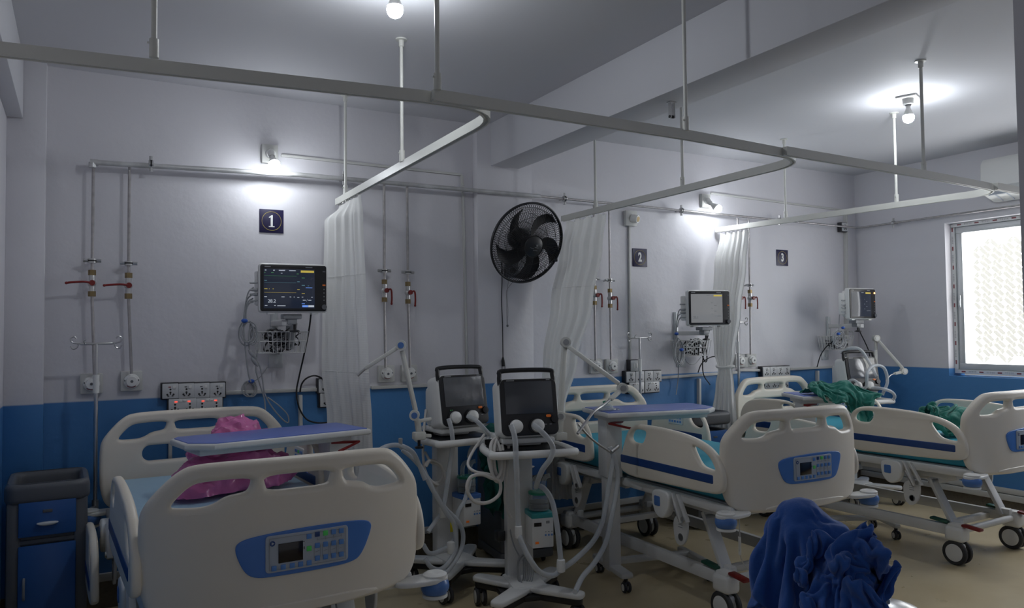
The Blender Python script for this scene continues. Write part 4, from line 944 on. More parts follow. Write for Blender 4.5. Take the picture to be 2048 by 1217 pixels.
# ------------------------------------------------------------------ monitor leads
def cable(name, label, pts, r, m, cat='cable', group=None, ties=(), extra=()):
    t = MB(); t.hose(pts, r, 6, 6)
    for q in extra: t.hose(q, r, 6, 6)
    o = t.build(name, m); tag(o, label, cat, group)
    for p in ties:
        b = MB(); b.ball(p, .016, (1.2, 1, .8), 12); b.build('cable_tie', 'tie_blue', o)['label'] = 'blue cable tie'
    return o
def A(px, py, Y=4.72): return at(px, py, Y)
def coil(cx, cy, rx, ry, n, Y=4.75, seed=1):
    random.seed(seed); out = []
    for k in range(n):
        ox, oy = random.uniform(-rx*.35, rx*.35), random.uniform(-ry*.2, ry*.2); f = random.uniform(.75, 1.05); dy = random.uniform(-.03, .03)
        for q in range(10): a = 2*PI*q/10 + PI/2; out.append(at(cx+ox+rx*f*math.cos(a), cy+oy-ry*f*math.sin(a), Y+dy+.01*math.sin(a)))
    return out
cable('monitor_leads', 'grey leads bundled by a blue tie, hanging left of the lit monitor', [A(507, 575), A(497, 585), A(491, 610), A(488, 640)]+coil(497, 668, 15, 24, 4, 4.72, 4)+[A(498, 695), A(510, 715), A(520, 735), A(525, 760), A(530, 790), A(548, 820), A(568, 842), A(577, 845), A(575, 830), A(558, 812), A(535, 795)], .0042, 'cable_grey', 'cable', None, [A(489, 642, 4.70)],
      [[A(506, 588), A(494, 600), A(489, 625), A(487, 650), A(490, 690), A(493, 720), A(497, 750), A(502, 765)], [A(506, 597), A(496, 605), A(492, 625), A(492, 645)], [A(507, 604), A(498, 608), A(492, 622), A(490, 640)], coil(508, 672, 8, 18, 2, 4.73, 9), [A(515, 700), A(512, 740), A(520, 770), A(529, 800), A(531, 830)]])
cable('lead_coil', 'thin grey lead coiled with a blue tie above the blue dado of the first bay', coil(500, 778, 13, 16, 5, 5.0, 6)+[A(505, 765, 5.01), A(520, 755, 5.01), A(535, 735, 5.01)], .003, 'cable_grey', 'cable', None, [A(503, 763, 4.97)])
b = MB()
for p, q in ((A(497, 700), A(512, 718)), (A(503, 715), A(516, 733))): b.tube([p, p*.7+q*.3, q*.7+p*.3, q], [.005, .012, .012, .005], 10)
tag(b.build('lead_adapter', 'cable_grey'), 'grey plug adapter hanging among leads below left of the lit monitor', 'plug')
cable('power_cord', 'black power cord running from the lit monitor down the wall', [A(622, 628, 4.75), A(618, 660, 4.85), A(608, 710, 4.95), A(598, 755, 4.98), A(593, 785, 4.985), A(598, 815, 4.985), A(612, 838, 4.985), A(632, 846, 4.985), A(655, 846, 4.985)], .0055, 'cable_black', 'cable')
cable('power_cord', 'black cord looping from the trunking to the sockets behind the first curtain', [A(600, 785, 4.985), A(603, 770, 4.98), A(612, 758, 4.97), A(628, 752, 4.96), A(643, 757, 4.96), A(650, 768, 4.975)], .0055, 'cable_black', 'cable')
cable('monitor_leads', 'grey leads coiled with blue ties beside the reflecting monitor', [A(1367, 616, 4.75), A(1358, 622, 4.76), A(1354, 640, 4.78), A(1353, 665, 4.8)]+coil(1357, 705, 9, 25, 4, 4.78, 3)+[A(1372, 722, 4.8), A(1388, 729, 4.82), A(1402, 715, 4.85)], .004, 'cable_grey', 'cable', None, [A(1353, 668, 4.77), A(1363, 700, 4.76)],
      [[A(1367, 627, 4.75), A(1357, 632, 4.77), A(1353, 650, 4.78)], [A(1368, 632, 4.75), A(1358, 640, 4.77), A(1355, 655, 4.78)], coil(1362, 712, 7, 18, 2, 4.77, 5), [A(1357, 730, 4.85), A(1356, 760, 4.98), A(1352, 790, 4.985)]])
cable('power_cord', 'black power cord hanging from the reflecting monitor past the dado', [A(1420, 654, 4.72), A(1414, 680, 4.85), A(1408, 705, 4.95), A(1405, 730, 4.97), A(1408, 752, 4.985), A(1420, 770, 4.985)], .005, 'cable_black', 'cable')
cable('power_cord', 'black cord crossing below the reflecting monitor to the tied curtain', [A(1396, 746, 4.985), A(1402, 730, 4.97), A(1412, 720, 4.96), A(1425, 714, 4.95), A(1437, 714, 4.94)], .005, 'cable_black', 'cable', None, (), [[A(1407, 685, 4.85), A(1412, 700, 4.88), A(1414, 720, 4.9), A(1410, 724, 4.9), A(1405, 713, 4.9)]])
cable('monitor_leads', 'pale leads coiled with blue ties under the far corner monitor', coil(1680, 678, 11, 16, 5, 4.70, 8)+[A(1694, 660, 4.75)], .0042, 'cable_grey', 'cable', None, [A(1677, 668, 4.68), A(1686, 656, 4.70)], [[A(1678, 660, 4.74), A(1679, 630, 4.76), A(1683, 615, 4.74)], coil(1683, 684, 9, 14, 3, 4.71, 11), [A(1692, 680, 4.75), A(1702, 676, 4.76), A(1706, 665, 4.78), A(1698, 664, 4.78)]])
cable('power_cord', 'black cord from the far corner basket down to the trunking', [A(1666, 683, 4.80), A(1652, 695, 4.9), A(1641, 712, 4.96), A(1634, 735, 4.985)], .005, 'cable_black', 'cable')
cable('power_cord', 'black cord from the far corner monitor behind the ventilator', [A(1716, 645, 4.72), A(1719, 662, 4.78), A(1730, 685, 4.84), A(1738, 705, 4.86), A(1741, 730, 4.86)], .005, 'cable_black', 'cable', None, (), [[A(1695, 688, 4.85), A(1690, 705, 4.92), A(1686, 725, 4.98)]])
# ------------------------------------------------------------------ wall fan
def make_fan():
    c = at(1055, 487, 4.60); Rr = .285
    n = (CAMROT @ Vector((.50, -.33, .80))).normalized()
    t = thing('wall_fan', tuple(at(1022, 535, 4.95)), 0, 'large black five-bladed wall fan with wire cage on the pillar', 'fan')
    zax = n; up = Vector((0, 0, 1)); xax = up.cross(zax).normalized(); yax = zax.cross(xax)
    Fm = Matrix.Translation(c) @ Matrix((xax, yax, zax)).transposed().to_4x4()
    def F(x, y, z): return Fm @ Vector((x, y, z))
    def ringp(r, z, k=64): return [F(r*math.cos(2*PI*i/k), r*math.sin(2*PI*i/k), z) for i in range(k)]
    b = MB(); b.tube(ringp(Rr, 0), .008, 8, closed=True); b.tube(ringp(Rr*.995, -.018), .004, 6, closed=True)
    b.box(F(Rr*.93, -Rr*.37, -.01), (.03, .03, .04), bev=.004); b.build('cage_rim', 'black', t, world=True)
    def cage(front):
        b = MB(); s = 1 if front else -1; H_ = .085 if front else .10; r0 = .075 if front else .06
        N_ = 100
        for i in range(N_):
            a = 2*PI*i/N_; pts = []
            for k in range(6):
                r = r0+(Rr-r0)*k/5; z = s*H_*(1-((r-r0)/(Rr-r0))**2.2)
                a2 = a + s*.18*(1-k/5)
                pts.append(F(r*math.cos(a2), r*math.sin(a2), z))
            b.tube(pts, .0019, 3)
        for r in (.13, .20, .25):
            z = s*H_*(1-((r-r0)/(Rr-r0))**2.2); b.tube(ringp(r, z, 48), .0016, 4, closed=True)
        b.tube(ringp(r0, s*H_, 32), .004, 6, closed=True)
        b.build('front_cage' if front else 'rear_cage', 'black', t, world=True)
    cage(True); cage(False)
    b = MB(); b.merge(lathe_bm([(.001, .098), (.05, .094), (.076, .084), (.076, .078), (.001, .077)], 32), Fm); hubc = b.build('centre_cap', 'black', t, world=True)
    b = MB(); b.use('grey_plastic')
    for (x0, y0, x1, y1) in ((-.035, -.006, -.006, -.012), (-.01, -.022, .025, -.026), (0, -.002, .03, -.006)): b.bar(F(x0, y0, .0985), F(x1, y1, .0985), .0012, .007, up=tuple(n), bev=0)
    for a in (60, 90, 120): b.bar(F(.014, .004, .099), F(.014+.018*math.cos(R(a)), .004+.018*math.sin(R(a)), .098), .0012, .007, up=tuple(n), bev=0)
    b.build('emblem', None, t, world=True)['label'] = 'pale emblem on the fan cap'
    # five broad swept blades
    d0 = (at(1045, 425, 4.6)-c); a0 = math.atan2(d0.dot(yax), d0.dot(xax))
    for k in range(5):
        b = MB()
        def g(u, v, k=k):
            r = .050+u*.205; sweep = .70*u*u - .10*u; wid = (.022+.036*min(1, u*1.5))*(1 if u < .93 else .84)
            ang = a0-.30+2*PI*k/5 - sweep*-1*-1
            lx = r; ly = (v-.5)*2*wid
            x = lx*math.cos(ang)-ly*math.sin(ang); y = lx*math.sin(ang)+ly*math.cos(ang)
            return F(x, y, .018+ (v-.5)*.05*(1-u*.3))
        b.grid(10, 6, g, .003); b.build('blade', 'black', t, world=True)
    b = MB(); b.cyl(F(0, 0, .04), F(0, 0, .0), .055, .055, 28); b.merge(lathe_bm([(.001, -.20), (.055, -.19), (.075, -.15), (.078, -.08), (.06, -.05), (.001, -.05)], 28), Fm); b.build('motor', 'black', t, world=True)
    w0 = at(1021, 533, 4.95)
    b = MB(); b.box((w0.x, 4.938, w0.z), (.11, .034, .17), bev=.01); b.bar((w0.x, 4.92, w0.z+.02), F(0, -.02, -.13), .05, .05, bev=.015); b.build('wall_bracket', 'dark_grey', t, world=True)
    b = MB(); b.cyl((w0.x, 4.922, w0.z-.035), (w0.x, 4.905, w0.z-.035), .022); b.build('speed_knob', 'black', t, world=True)
    z = -.02
    b = MB(); b.hose([at(1003, 520, 4.93), at(1004, 560, 4.94), at(1003, 600, 4.94), at(1005, 650, 4.94), at(1006, 715, 4.94)], .004, 6)
    b.tube([at(1006, 715, 4.94), at(1006, 722, 4.94), at(1007, 733, 4.94)], [.006, .012, .014], 10)
    for s in (-3, 3): b.use('steel').cyl(at(1007+s, 733, 4.94), at(1007+s, 739, 4.94), .0025, seg=8)
    b.mats = ['cable_black', 'steel']; b.build('power_cord', None, t, world=True)
    b = MB(); b.hose([at(1030, 560, 4.93), at(1014, 580, 4.935), at(1013, 600, 4.935), at(1014, 650, 4.935)], .0014, 5); b.hose([at(1017, 560, 4.93), at(1014, 590, 4.935), at(1016, 620, 4.935), at(1015, 650, 4.935)], .0014, 5); b.ball(at(1015, 652, 4.935), .009); b.build('pull_cord', 'dark_grey', t, world=True)
def lathe_bm(prof, seg): q = MB(); q.lathe(prof, None, seg); return q.bm
make_fan()

# ------------------------------------------------------------------ gas pipes on the back wall
PY = 4.93
def clamp_at(mb, p, horiz):
    mb.use('steel')
    d = Vector((1, 0, 0)) if horiz else Vector((0, 0, 1))
    mb.cyl(p-d*.012, p+d*.012, .022, seg=14)
    e = Vector((0, 0, 1)) if horiz else Vector((1, 0, 0))
    for s in (-1, 1): mb.cyl(p+e*.022*s, p+e*.045*s, .010, seg=8)
    mb.use('black').cyl(p-d*.004, p+d*.004, .0235, seg=14)
    mb.use('steel').cyl(p+Vector((0, .01, 0)), Vector((p.x, BY if not 2.49 < p.x < 2.97 else 4.957, p.z)), .006, seg=8)
h = thing('gas_pipe', tuple(at(185, 325, PY)), 0, 'long grey gas pipe along the upper back wall with elbow at the left', 'pipe')
b = MB(); b.tube([at(185, 325, PY), at(600, 350, PY), at(1080, 393, PY)], .0155, 12); b.build('pipe', 'pipe_paint', h, world=True)
b = MB(); e = at(185, 325, PY); b.cyl(e+Vector((.03, 0, 0)), e-Vector((.012, 0, 0)), .019); b.cyl(e, e-Vector((0, 0, .03)), .019); b.build('elbow', 'pipe_paint', h, world=True)
for px, py in ((302, 328), (688, 356)):
    b = MB(); clamp_at(b, at(px, py, PY), True); b.build('pipe_clamp', None, h, world=True)
h = thing('gas_pipe', tuple(at(1080, 393, 4.96)), 0, 'thinner bare gas pipe along the back and window walls', 'pipe')
c0 = at(1718, 455, 4.96); c1 = atx(1724, 456.5, RX-.06); c2 = atx(2033, 418, RX-.06)
zc = (c0.z+c1.z)/2
b = MB(); e0 = at(1080, 393, PY); e1 = at(1083, 393.5, 4.96)
b.tube([e0, e1, (RX-.09, 4.96, zc), (RX-.06, 4.93, zc), (RX-.06, 3.3, zc)], .0095, 10); b.build('pipe', 'pipe_metal', h, world=True)
for px, py in ((1129, 402), (1363, 425), (1559, 443)):
    p = at(px, py, 4.96); p.z = e1.z+(zc-e1.z)*(p.x-e1.x)/(RX-.09-e1.x)
    b = MB(); clamp_at(b, p, True); b.build('pipe_clamp', None, h, world=True)
p = atx(1787, 451, RX-.06); p.z = zc
b = MB(); b.use('steel').cyl(p-Vector((0, .012, 0)), p+Vector((0, .012, 0)), .02, seg=14)
for s in (-1, 1): b.cyl(p+Vector((0, 0, .02*s)), p+Vector((0, 0, .045*s)), .009, seg=8)
b.cyl(p, (RX, p.y, p.z), .006, seg=8); b.build('pipe_clamp', None, h, world=True)

def drop(top, bot, valve, clamp, hand, label, wall=BY, Y=4.955, out_label=None, outpx=None, header=PY):
    tp_, bt, vp, cp = (at(*q, Y) for q in (top, bot, valve, clamp))
    x = vp.x
    t = thing('gas_drop_pipe', (x, Y, bt.z), 0, label, 'gas pipe', 'gas drop pipes with red-handled valves')
    b = MB(); b.use('pipe_metal').tube([(tp_.x, header, tp_.z), (tp_.x, Y, tp_.z-.02), (x, Y, vp.z+.05), (x, Y, vp.z-.05), (bt.x, Y, bt.z)], .0085, 10); b.build('pipe', None, t, world=True)
    b = MB(); p = Vector((x, Y, vp.z)); b.use('brass')
    b.cyl(p+Vector((0, 0, .075)), p+Vector((0, 0, .045)), .020, seg=6); b.cyl(p-Vector((0, 0, .075)), p-Vector((0, 0, .045)), .020, seg=6)
    b.use('steel').cyl(p+Vector((0, 0, .048)), p-Vector((0, 0, .048)), .0165, seg=14); b.ball(p, .023); b.cyl(p, p-Vector((0, .045, 0)), .010, seg=10)
    v = b.build('valve', None, t, world=True); v['label'] = 'brass ball valve'
    b = MB(); q = p-Vector((0, .045, 0)); b.cyl(q+Vector((0, .008, 0)), q-Vector((0, .008, 0)), .016, seg=12)
    if hand == 'left': pts = [q, q+Vector((-.04, -.012, .004)), q+Vector((-.10, -.014, .0)), q+Vector((-.125, -.014, -.004))]
    else: pts = [q, q+Vector((.025, -.012, .006)), q+Vector((.03, -.014, -.045)), q+Vector((.028, -.014, -.09))]
    b.hose(pts, .0062, 8); b.ball(pts[-1], .008, (1, 1, 1), 12); b.build('valve_handle', 'red_plastic', v if 0 else t, world=True)['label'] = 'red lever handle'
    b = MB(); clamp_at(b, Vector((x, Y, cp.z)), False); b.build('pipe_clamp', None, t, world=True)
    return t
def outlet(px, py, label):
    p = at(px, py, 5.0); t = thing('gas_outlet', tuple(p), 0, label, 'gas outlet', 'square gas outlets with round dials')
    b = MB(); b.box((p.x, 5.012, p.z), (.115, .036, .115), bev=.006); b.build('backplate', 'trunking', t, world=True)
    b = MB(); b.lathe([(.04, 0), (.043, .004), (.040, .014), (.030, .018), (.028, .03), (.002, .032)], T(p.x, 4.995, p.z) @ Matrix.Rotation(PI/2, 4, 'X'), 28); b.build('dial', 'white_plastic', t, world=True)
    b = MB(); b.use('dark_grey').lathe([(.008, 0), (.008, .003)], T(p.x, 4.9645, p.z) @ Matrix.Rotation(PI/2, 4, 'X'), 16)
    for a in (0, 180): b.box((p.x+.036*math.cos(R(a)), 4.980, p.z+.006), (.006, .004, .010))
    b.build('socket_hole', None, t, world=True)
    b = MB(); b.tube([(p.x+.034*math.cos(R(a)), 4.979, p.z+.034*math.sin(R(a))) for a in range(225, 316, 12)], .0025, 6); b.build('colour_band', 'red_plastic', t, world=True)['label'] = 'red marking'
drop((187, 330), (189, 752), (184, 567), (183, 522), 'left', 'leftmost gas drop pipe, red valve handle pointing left')
drop((259, 334), (263, 748), (257, 572), (256, 527), 'left', 'second gas drop pipe from the left, red valve handle pointing left')
drop((768, 366), (771, 736), (769, 582), (768, 542), 'down', 'gas drop pipe just right of the first curtain, red handle down')
drop((814, 370), (820, 736), (816, 586), (814, 545), 'down', 'gas drop pipe second right of the first curtain, red handle down')
drop((1188, 411), (1191, 722), (1189, 591), (1192, 558), 'down', 'gas drop pipe half hidden by the second curtain', header=4.96)
drop((1218, 414), (1222, 720), (1220, 597), (1219, 561), 'down', 'gas drop pipe right of the second curtain, red handle down', header=4.96)
drop((1475, 436), (1477, 708), (1476, 597), (1476, 571), 'down', 'gas drop pipe behind the tied third curtain', header=4.96)
drop((1497, 438), (1501, 710), (1500, 597), (1498, 571), 'down', 'gas drop pipe right of the third curtain, red handle down', header=4.96)
for a in ((183, 768, 'gas outlet behind the leftmost drip stand'), (263, 763, 'gas outlet below the second drop pipe, right of the drip stand'), (773, 748, 'gas outlet just right of the first curtain'), (819, 747, 'gas outlet behind the arm of the rear ventilator'),
          (1193, 733, 'gas outlet behind the long arm of the front ventilator'), (1224, 733, 'gas outlet right of the second curtain above the middle bed'), (1480, 722, 'gas outlet right behind the drip stand of the far bed'), (1503, 721, 'gas outlet above the far bed, beside its four sockets')): outlet(*a)
b = MB(); p = at(1492, 725, 5.0); b.box((p.x, 5.012, p.z), (.05, .035, .09), bev=.004); tag(b.build('junction_cover', 'trunking'), 'small beige cover between the two gas outlets above the far bed', 'cover')

# ------------------------------------------------------------------ sockets
def socket(px, py, label, kind='single', red=False, S=.088):
    p = at(px, py, 5.0); w = S if kind != 'double' else S*1.72; hh = S
    t = thing('wall_socket' if kind != 'switch' else 'wall_switch', tuple(p), 0, label, 'socket' if kind != 'switch' else 'switch', 'grey wall sockets on black boxes')
    b = MB(); b.box((p.x, 5.007, p.z), (w+.012, .046, hh+.012), bev=.003); b.build('box', 'socket_box', t, world=True)['label'] = 'black mounting box'
    b = MB(); b.box((p.x, 4.979, p.z), (w, .010, hh), bev=.004); b.build('faceplate', 'socket_face', t, world=True)
    y = 4.9735
    cs = [p.x] if kind != 'double' else [p.x-w*.27, p.x+w*.27]
    if kind == 'switch':
        for s in (-.014, .014):
            b = MB(); b.box((p.x+s, y, p.z), (.020, .006, .038), bev=.002); b.build('rocker', 'white_plastic', t, world=True)
        return
    for c in cs:
        b = MB(); b.use('black')
        k = S/.088
        for dx, dz in ((0, .010), (0, -.008), (-.017, -.020), (.017, -.020)): b.cyl((c+dx*k, y+.001, p.z+dz*k), (c+dx*k, y-.0006, p.z+dz*k), .0058*k, seg=10)
        for s in (-1, 1): b.plate([[(0, 0), (s*.012, .009), (s*.012, -.002)][::s]], .0015, .0004, T(c+s*.004, y, p.z-.030*k) @ XZ)
        b.box((c, y, p.z-.014*k), (.006, .0015, .014))
        b.build('pin_holes', None, t, world=True)
    if kind == 'single':
        b = MB(); b.box((p.x+.020, y-.001, p.z+.022), (.017, .007, .019), bev=.002); b.build('rocker', 'white_plastic', t, world=True)
        b = MB(); b.box((p.x-.004, y, p.z+.024), (.014, .002, .006)); b.build('indicator', 'red_plastic' if red else 'dark_grey', t, world=True)
    else:
        b = MB()
        for s in (-1, 1): b.box((p.x+s*.011, y-.001, p.z+.03), (.018, .006, .012), bev=.002)
        b.build('rocker', 'white_plastic', t, world=True)
        b = MB()
        for s in (-1, 1): b.box((p.x+s*.036, y-.0005, p.z+.026), (.016, .003, .009), bev=.001)
        b.build('indicator', 'red_light' if red else 'dark_grey', t, world=True)['label'] = 'glowing red indicator' if red else 'dark indicator'
for i, (x, n) in enumerate(((340, 'leftmost'), (372, 'second'), (403, 'third'), (434, 'rightmost'))):
    socket(x, 782.5-i*.7, '%s of the four single sockets in a row behind the nearest bed' % n, red=i == 0)
socket(364, 812, 'left double socket with red lights behind the nearest headboard', 'double', True); socket(417.5, 810, 'right double socket with red lights behind the nearest headboard', 'double', True)
socket(649, 772, 'single socket half hidden at the left edge of the first curtain'); socket(652, 800, 'lower socket half hidden at the left edge of the first curtain')
socket(1267, 732, 'two-rocker switch above the sockets by the middle bed', 'switch')
for i, (x, n) in enumerate(((1258, 'leftmost'), (1276, 'second'), (1294, 'third'), (1311, 'rightmost'))): socket(x, 754.5-i*.6, '%s of the four single sockets in a row behind the middle bed' % n)
socket(1270, 776, 'left double socket below the row behind the middle bed', 'double'); socket(1301, 774, 'right double socket below the row behind the middle bed', 'double')
for i, (x, n) in enumerate(((1529, 'leftmost'), (1543, 'second'), (1556.5, 'third'), (1569.5, 'rightmost'))): socket(x, 744-i*.5, '%s of the four single sockets in a row behind the far bed' % n)
socket(1538, 768, 'left double socket seen through the far headboard handle', 'double'); socket(1561.5, 767, 'right double socket seen through the far headboard handle', 'double')
socket(1686, 455, 'small socket high on the back wall near the window corner', S=.082)

# ------------------------------------------------------------------ trunking and conduit
def trunk(name, pts, w, d, label, Y=BY, m='trunking'):
    b = MB(); ps = [at(*q, Y-d/2) for q in pts]
    for a, c in zip(ps, ps[1:]): b.bar(a, c, d, w, up=(0, 1, 0), bev=.003)
    tag(b.build(name, m), label, 'cable trunking')
trunk('cable_trunking', [(451, 786), (650, 779)], .035, .022, 'beige trunking along the dado edge below the lit monitor')
trunk('cable_trunking', [(742, 776), (930, 768)], .035, .022, 'beige trunking along the dado edge behind the rear ventilator')
trunk('cable_trunking', [(1320, 756), (1478, 745)], .035, .022, 'beige trunking along the dado edge below the reflecting monitor')
trunk('cable_trunking', [(1475, 741), (1522, 741)], .035, .022, 'short beige trunking left of the far bed sockets')
trunk('cable_trunking', [(1578, 739), (1690, 733)], .035, .022, 'beige trunking along the dado edge in the far corner')
trunk('cable_trunking', [(600, 790), (602, 1080)], .045, .022, 'upright trunking on the dado below the lit monitor')
trunk('cable_trunking', [(340, 822), (341, 1130)], .03, .02, 'upright trunking on the dado behind the nearest headboard')
trunk('cable_trunking', [(1397, 758), (1398, 925)], .045, .022, 'upright trunking on the dado below the reflecting monitor')
trunk('cable_trunking', [(1634, 742), (1635, 850)], .04, .022, 'upright trunking on the dado beside the far bed table')
trunk('cable_trunking', [(1258, 448), (1260, 722)], .022, .018, 'upright conduit below the empty lamp holder')
trunk('cable_trunking', [(562, 311), (923, 350), (925, 372), (934, 762)], .024, .016, 'conduit from the first wall lamp that turns down beside the pillar')
trunk('cable_trunking', [(1421, 387), (1688, 421)], .02, .016, 'conduit running right from the second wall lamp')
trunk('cable_trunking', [(1690, 422), (1692, 735)], .05, .022, 'upright conduit in the far window corner')

# ------------------------------------------------------------------ number signs
def sign(px, py, ch, label, S=.15):
    p = at(px, py, 5.02); t = thing('number_sign', tuple(p), 0, label, 'number sign', 'navy bed number signs')
    b = MB(); b.box((p.x, 5.0265, p.z), (S, .006, S), bev=.001); b.build('plate', 'sign_navy', t, world=True)
    b = MB(); b.tube([(p.x+.060*math.cos(2*PI*k/48), 5.0228, p.z+.060*math.sin(2*PI*k/48)) for k in range(48)], .0012, 6, closed=True); b.build('gold_ring', 'sign_gold', t, world=True)
    b = MB(); F_ = T(p.x, 5.0230, p.z) @ XZ
    if ch == '1':
        b.plate([[(-.006, -.032), (-.018, -.032), (-.018, -.038), (.018, -.038), (.018, -.032), (.007, -.032), (.007, .038), (.0, .038), (-.017, .026), (-.017, .020), (-.006, .023)]], .001, .0002, F_)
    else: b.text(ch, .092, T(p.x, 5.0225, p.z) @ Matrix.Rotation(PI/2, 4, 'X') @ Matrix.Diagonal((.78, 1.1, 1, 1)), .0004, .0035)
    b.build('numeral', 'white_plastic', t, world=True)['label'] = 'white numeral %s' % ch
sign(543.5, 442.5, '1', 'navy square sign with white number 1'); sign(1280.5, 515.5, '2', 'navy square sign with white number 2'); sign(1565.5, 516, '3', 'navy square sign with white number 3')

# ------------------------------------------------------------------ lamps
def bulb_mesh(mb_body, mb_glow, p, d, back):
    q = Vector((0, 0, 1)).rotation_difference(Vector(d).normalized()).to_matrix().to_4x4(); Mx = T(*p) @ q
    mb_body.lathe([(.013, -.075), (.014, -.05), (.016, -.045), (.024, -.025), (.0325, back), (.029, back)], Mx, 24)
    mb_glow.lathe([(.0325, back), (.0345, back+.008), (.0350, .014), (.032, .028), (.023, .040), (.011, .046), (.001, .047)], Mx, 24)
def wall_lamp(px, py, bp, label, d):
    p = at(px, py, 5.0); q = Vector(bp); t = thing('wall_lamp', tuple(p), 0, label, 'wall lamp', 'bare bulbs on wall holders')
    b = MB(); b.box((p.x, 5.012, p.z), (.10, .036, .12), bev=.004); b.build('mounting_box', 'trunking', t, world=True)
    b = MB(); dd = Vector(d).normalized(); b.cyl((p.x, 4.995, p.z), (p.x, 4.965, p.z-.004), .032, .028, 20); b.tube([Vector((p.x, 4.97, p.z)), q-dd*.085, q-dd*.06], [.022, .022, .018], 16); b.use('dark_grey').tube([q-dd*.067, q-dd*.060], .0185, 16); b.mats = ['white_plastic', 'dark_grey']; b.build('holder', None, t, world=True)
    a, g = MB(), MB(); bulb_mesh(a, g, q, dd, .001); bo = a.build('bulb', 'bulb_body', t, world=True); gg = g.build('bulb_dome', 'bulb_glow_soft', bo, world=True); gg['label'] = 'lit white dome'
b1 = at(548, 327, 4.845); wall_lamp(540, 308, b1, 'lit bare bulb on the wall above sign one', (.08, -.58, -.80))
b2 = at(1433, 416, 4.835); wall_lamp(1412, 402, b2, 'lit bare bulb on the wall left of sign three', (.42, -.60, -.65))
def ceiling_lamp(x, y, label):
    t = thing('ceiling_lamp', (x, y, CEIL), R(20), label, 'ceiling lamp', 'bare bulbs hanging from the ceiling')
    b = MB(); b.box((0, 0, -.007), (.125, .125, .014), bev=.003); b.build('mounting_plate', 'white_plastic', t)
    b = MB(); b.use('white_plastic').lathe([(.035, -.012), (.032, -.05), (.024, -.055), (.002, -.055)], None, 20).use('dark_grey').lathe([(.019, -.052), (.019, -.060), (.002, -.060)], None, 16); b.build('holder', None, t)
    a, g = MB(), MB(); bulb_mesh(a, g, (0, 0, -.128), (0, 0, -1), -.003); bo = a.build('bulb', 'bulb_body', t); g.build('bulb_dome', 'bulb_glow', bo)['label'] = 'lit white dome'
c1_ = atz(790, 22, CEIL-.145); ceiling_lamp(c1_.x, c1_.y, 'lit ceiling bulb above the front curtain track')
c2_ = atz(1817, 237, CEIL-.145); ceiling_lamp(c2_.x, c2_.y, 'lit ceiling bulb on a square plate at the right')
p = at(1262, 437, 5.0); t = thing('lamp_holder', tuple(p), 0, 'empty wall lamp holder with open socket above sign two', 'lamp holder')
b = MB(); b.box((p.x, 5.010, p.z), (.115, .04, .125), bev=.004); b.build('mounting_box', 'trunking', t, world=True)
b = MB(); b.cyl((p.x+.01, 4.995, p.z), (p.x+.03, 4.945, p.z-.012), .036, .030, 20); b.build('holder', 'white_plastic', t, world=True)
b = MB(); b.cyl((p.x+.029, 4.9472, p.z-.0115), (p.x+.0305, 4.9435, p.z-.0123), .022, .022, 18); b.build('open_socket', 'brass', t, world=True)

# ------------------------------------------------------------------ curtain tracks
TZ = 2.42
def track(pts, rods, label):
    t = thing('curtain_track', (*pts[0], TZ), 0, label, 'curtain track', 'white curtain tracks hung from the ceiling')
    P_ = []
    for i, p in enumerate(pts):
        if 0 < i < len(pts)-1:
            a, c, d = (Vector(q) for q in (pts[i-1], p, pts[i+1])); r = .26
            u, v = (a-c).normalized(), (d-c).normalized()
            if u.dot(v) > -.9:
                for k in range(9): s = k/8; q = (c+u*r)*(1-s)**2+c*2*s*(1-s)+(c+v*r)*s*s; P_.append((q.x, q.y))
                continue
        P_.append(p)
    b = MB(); w, hh = .014, .021
    bm = b.bm; rings = []
    for i, p in enumerate(P_):
        a = Vector(P_[max(0, i-1)]); c = Vector(P_[min(len(P_)-1, i+1)]); d = (c-a).normalized(); n = Vector((-d.y, d.x))
        rings.append([bm.verts.new((p[0]+n.x*x, p[1]+n.y*x, TZ+z)) for x, z in ((-w, hh), (w, hh), (w, -hh), (w*.45, -hh), (w*.35, -hh+.008), (-w*.35, -hh+.008), (-w*.45, -hh), (-w, -hh))])
    for A_, B_ in zip(rings, rings[1:]):
        for k in range(8): bm.faces.new((A_[k], A_[(k+1) % 8], B_[(k+1) % 8], B_[k]))
    bm.faces.new(rings[0][::-1]); bm.faces.new(rings[-1])
    b.mats = ['rail_paint']; b.build('rail', None, t, world=True, angle=35)
    for (x, y) in rods:
        b = MB(); z1 = CEIL
        if 2.6 < x < 2.86: z1 = 2.765
        b.cyl((x, y, TZ+.02), (x, y, z1), .009, seg=12); b.cyl((x, y, TZ+.015), (x, y, TZ+.075), .0145, seg=12); b.lathe([(.03, 0), (.03, .006), (.014, .008), (.014, .04), (.01, .042)], T(x, y, z1) @ Matrix.Rotation(PI, 4, 'X'), 18); b.use('dark_grey').cyl((x-.016, y-.004, TZ+.06), (x-.02, y-.004, TZ+.06), .004, seg=8); b.mats = ['rail_paint', 'dark_grey']; b.build('hanger_rod', None, t, world=True)
ra = atz(308, 125, TZ); rb = atz(875, 188, TZ); rc = atz(1372, 268, TZ); rd = atz(1848, 350, TZ)
track([(-.36, 2.775), (.2, 2.715), (1.1, 2.61), (1.44, 2.595), (1.475, 4.99)], [(ra.x, ra.y), (rb.x, rb.y), (1.445, 3.73), (1.468, 4.78)], 'curtain track of the first bay, straight from the left wall then curving back')
track([(1.12, 2.578), (2.36, 2.595), (2.98, 2.64), (3.245, 2.655), (3.25, 4.99)], [(rc.x, rc.y+.0), (3.247, 3.62), (3.25, 4.55)], 'curtain track of the second bay, passing under the beam')
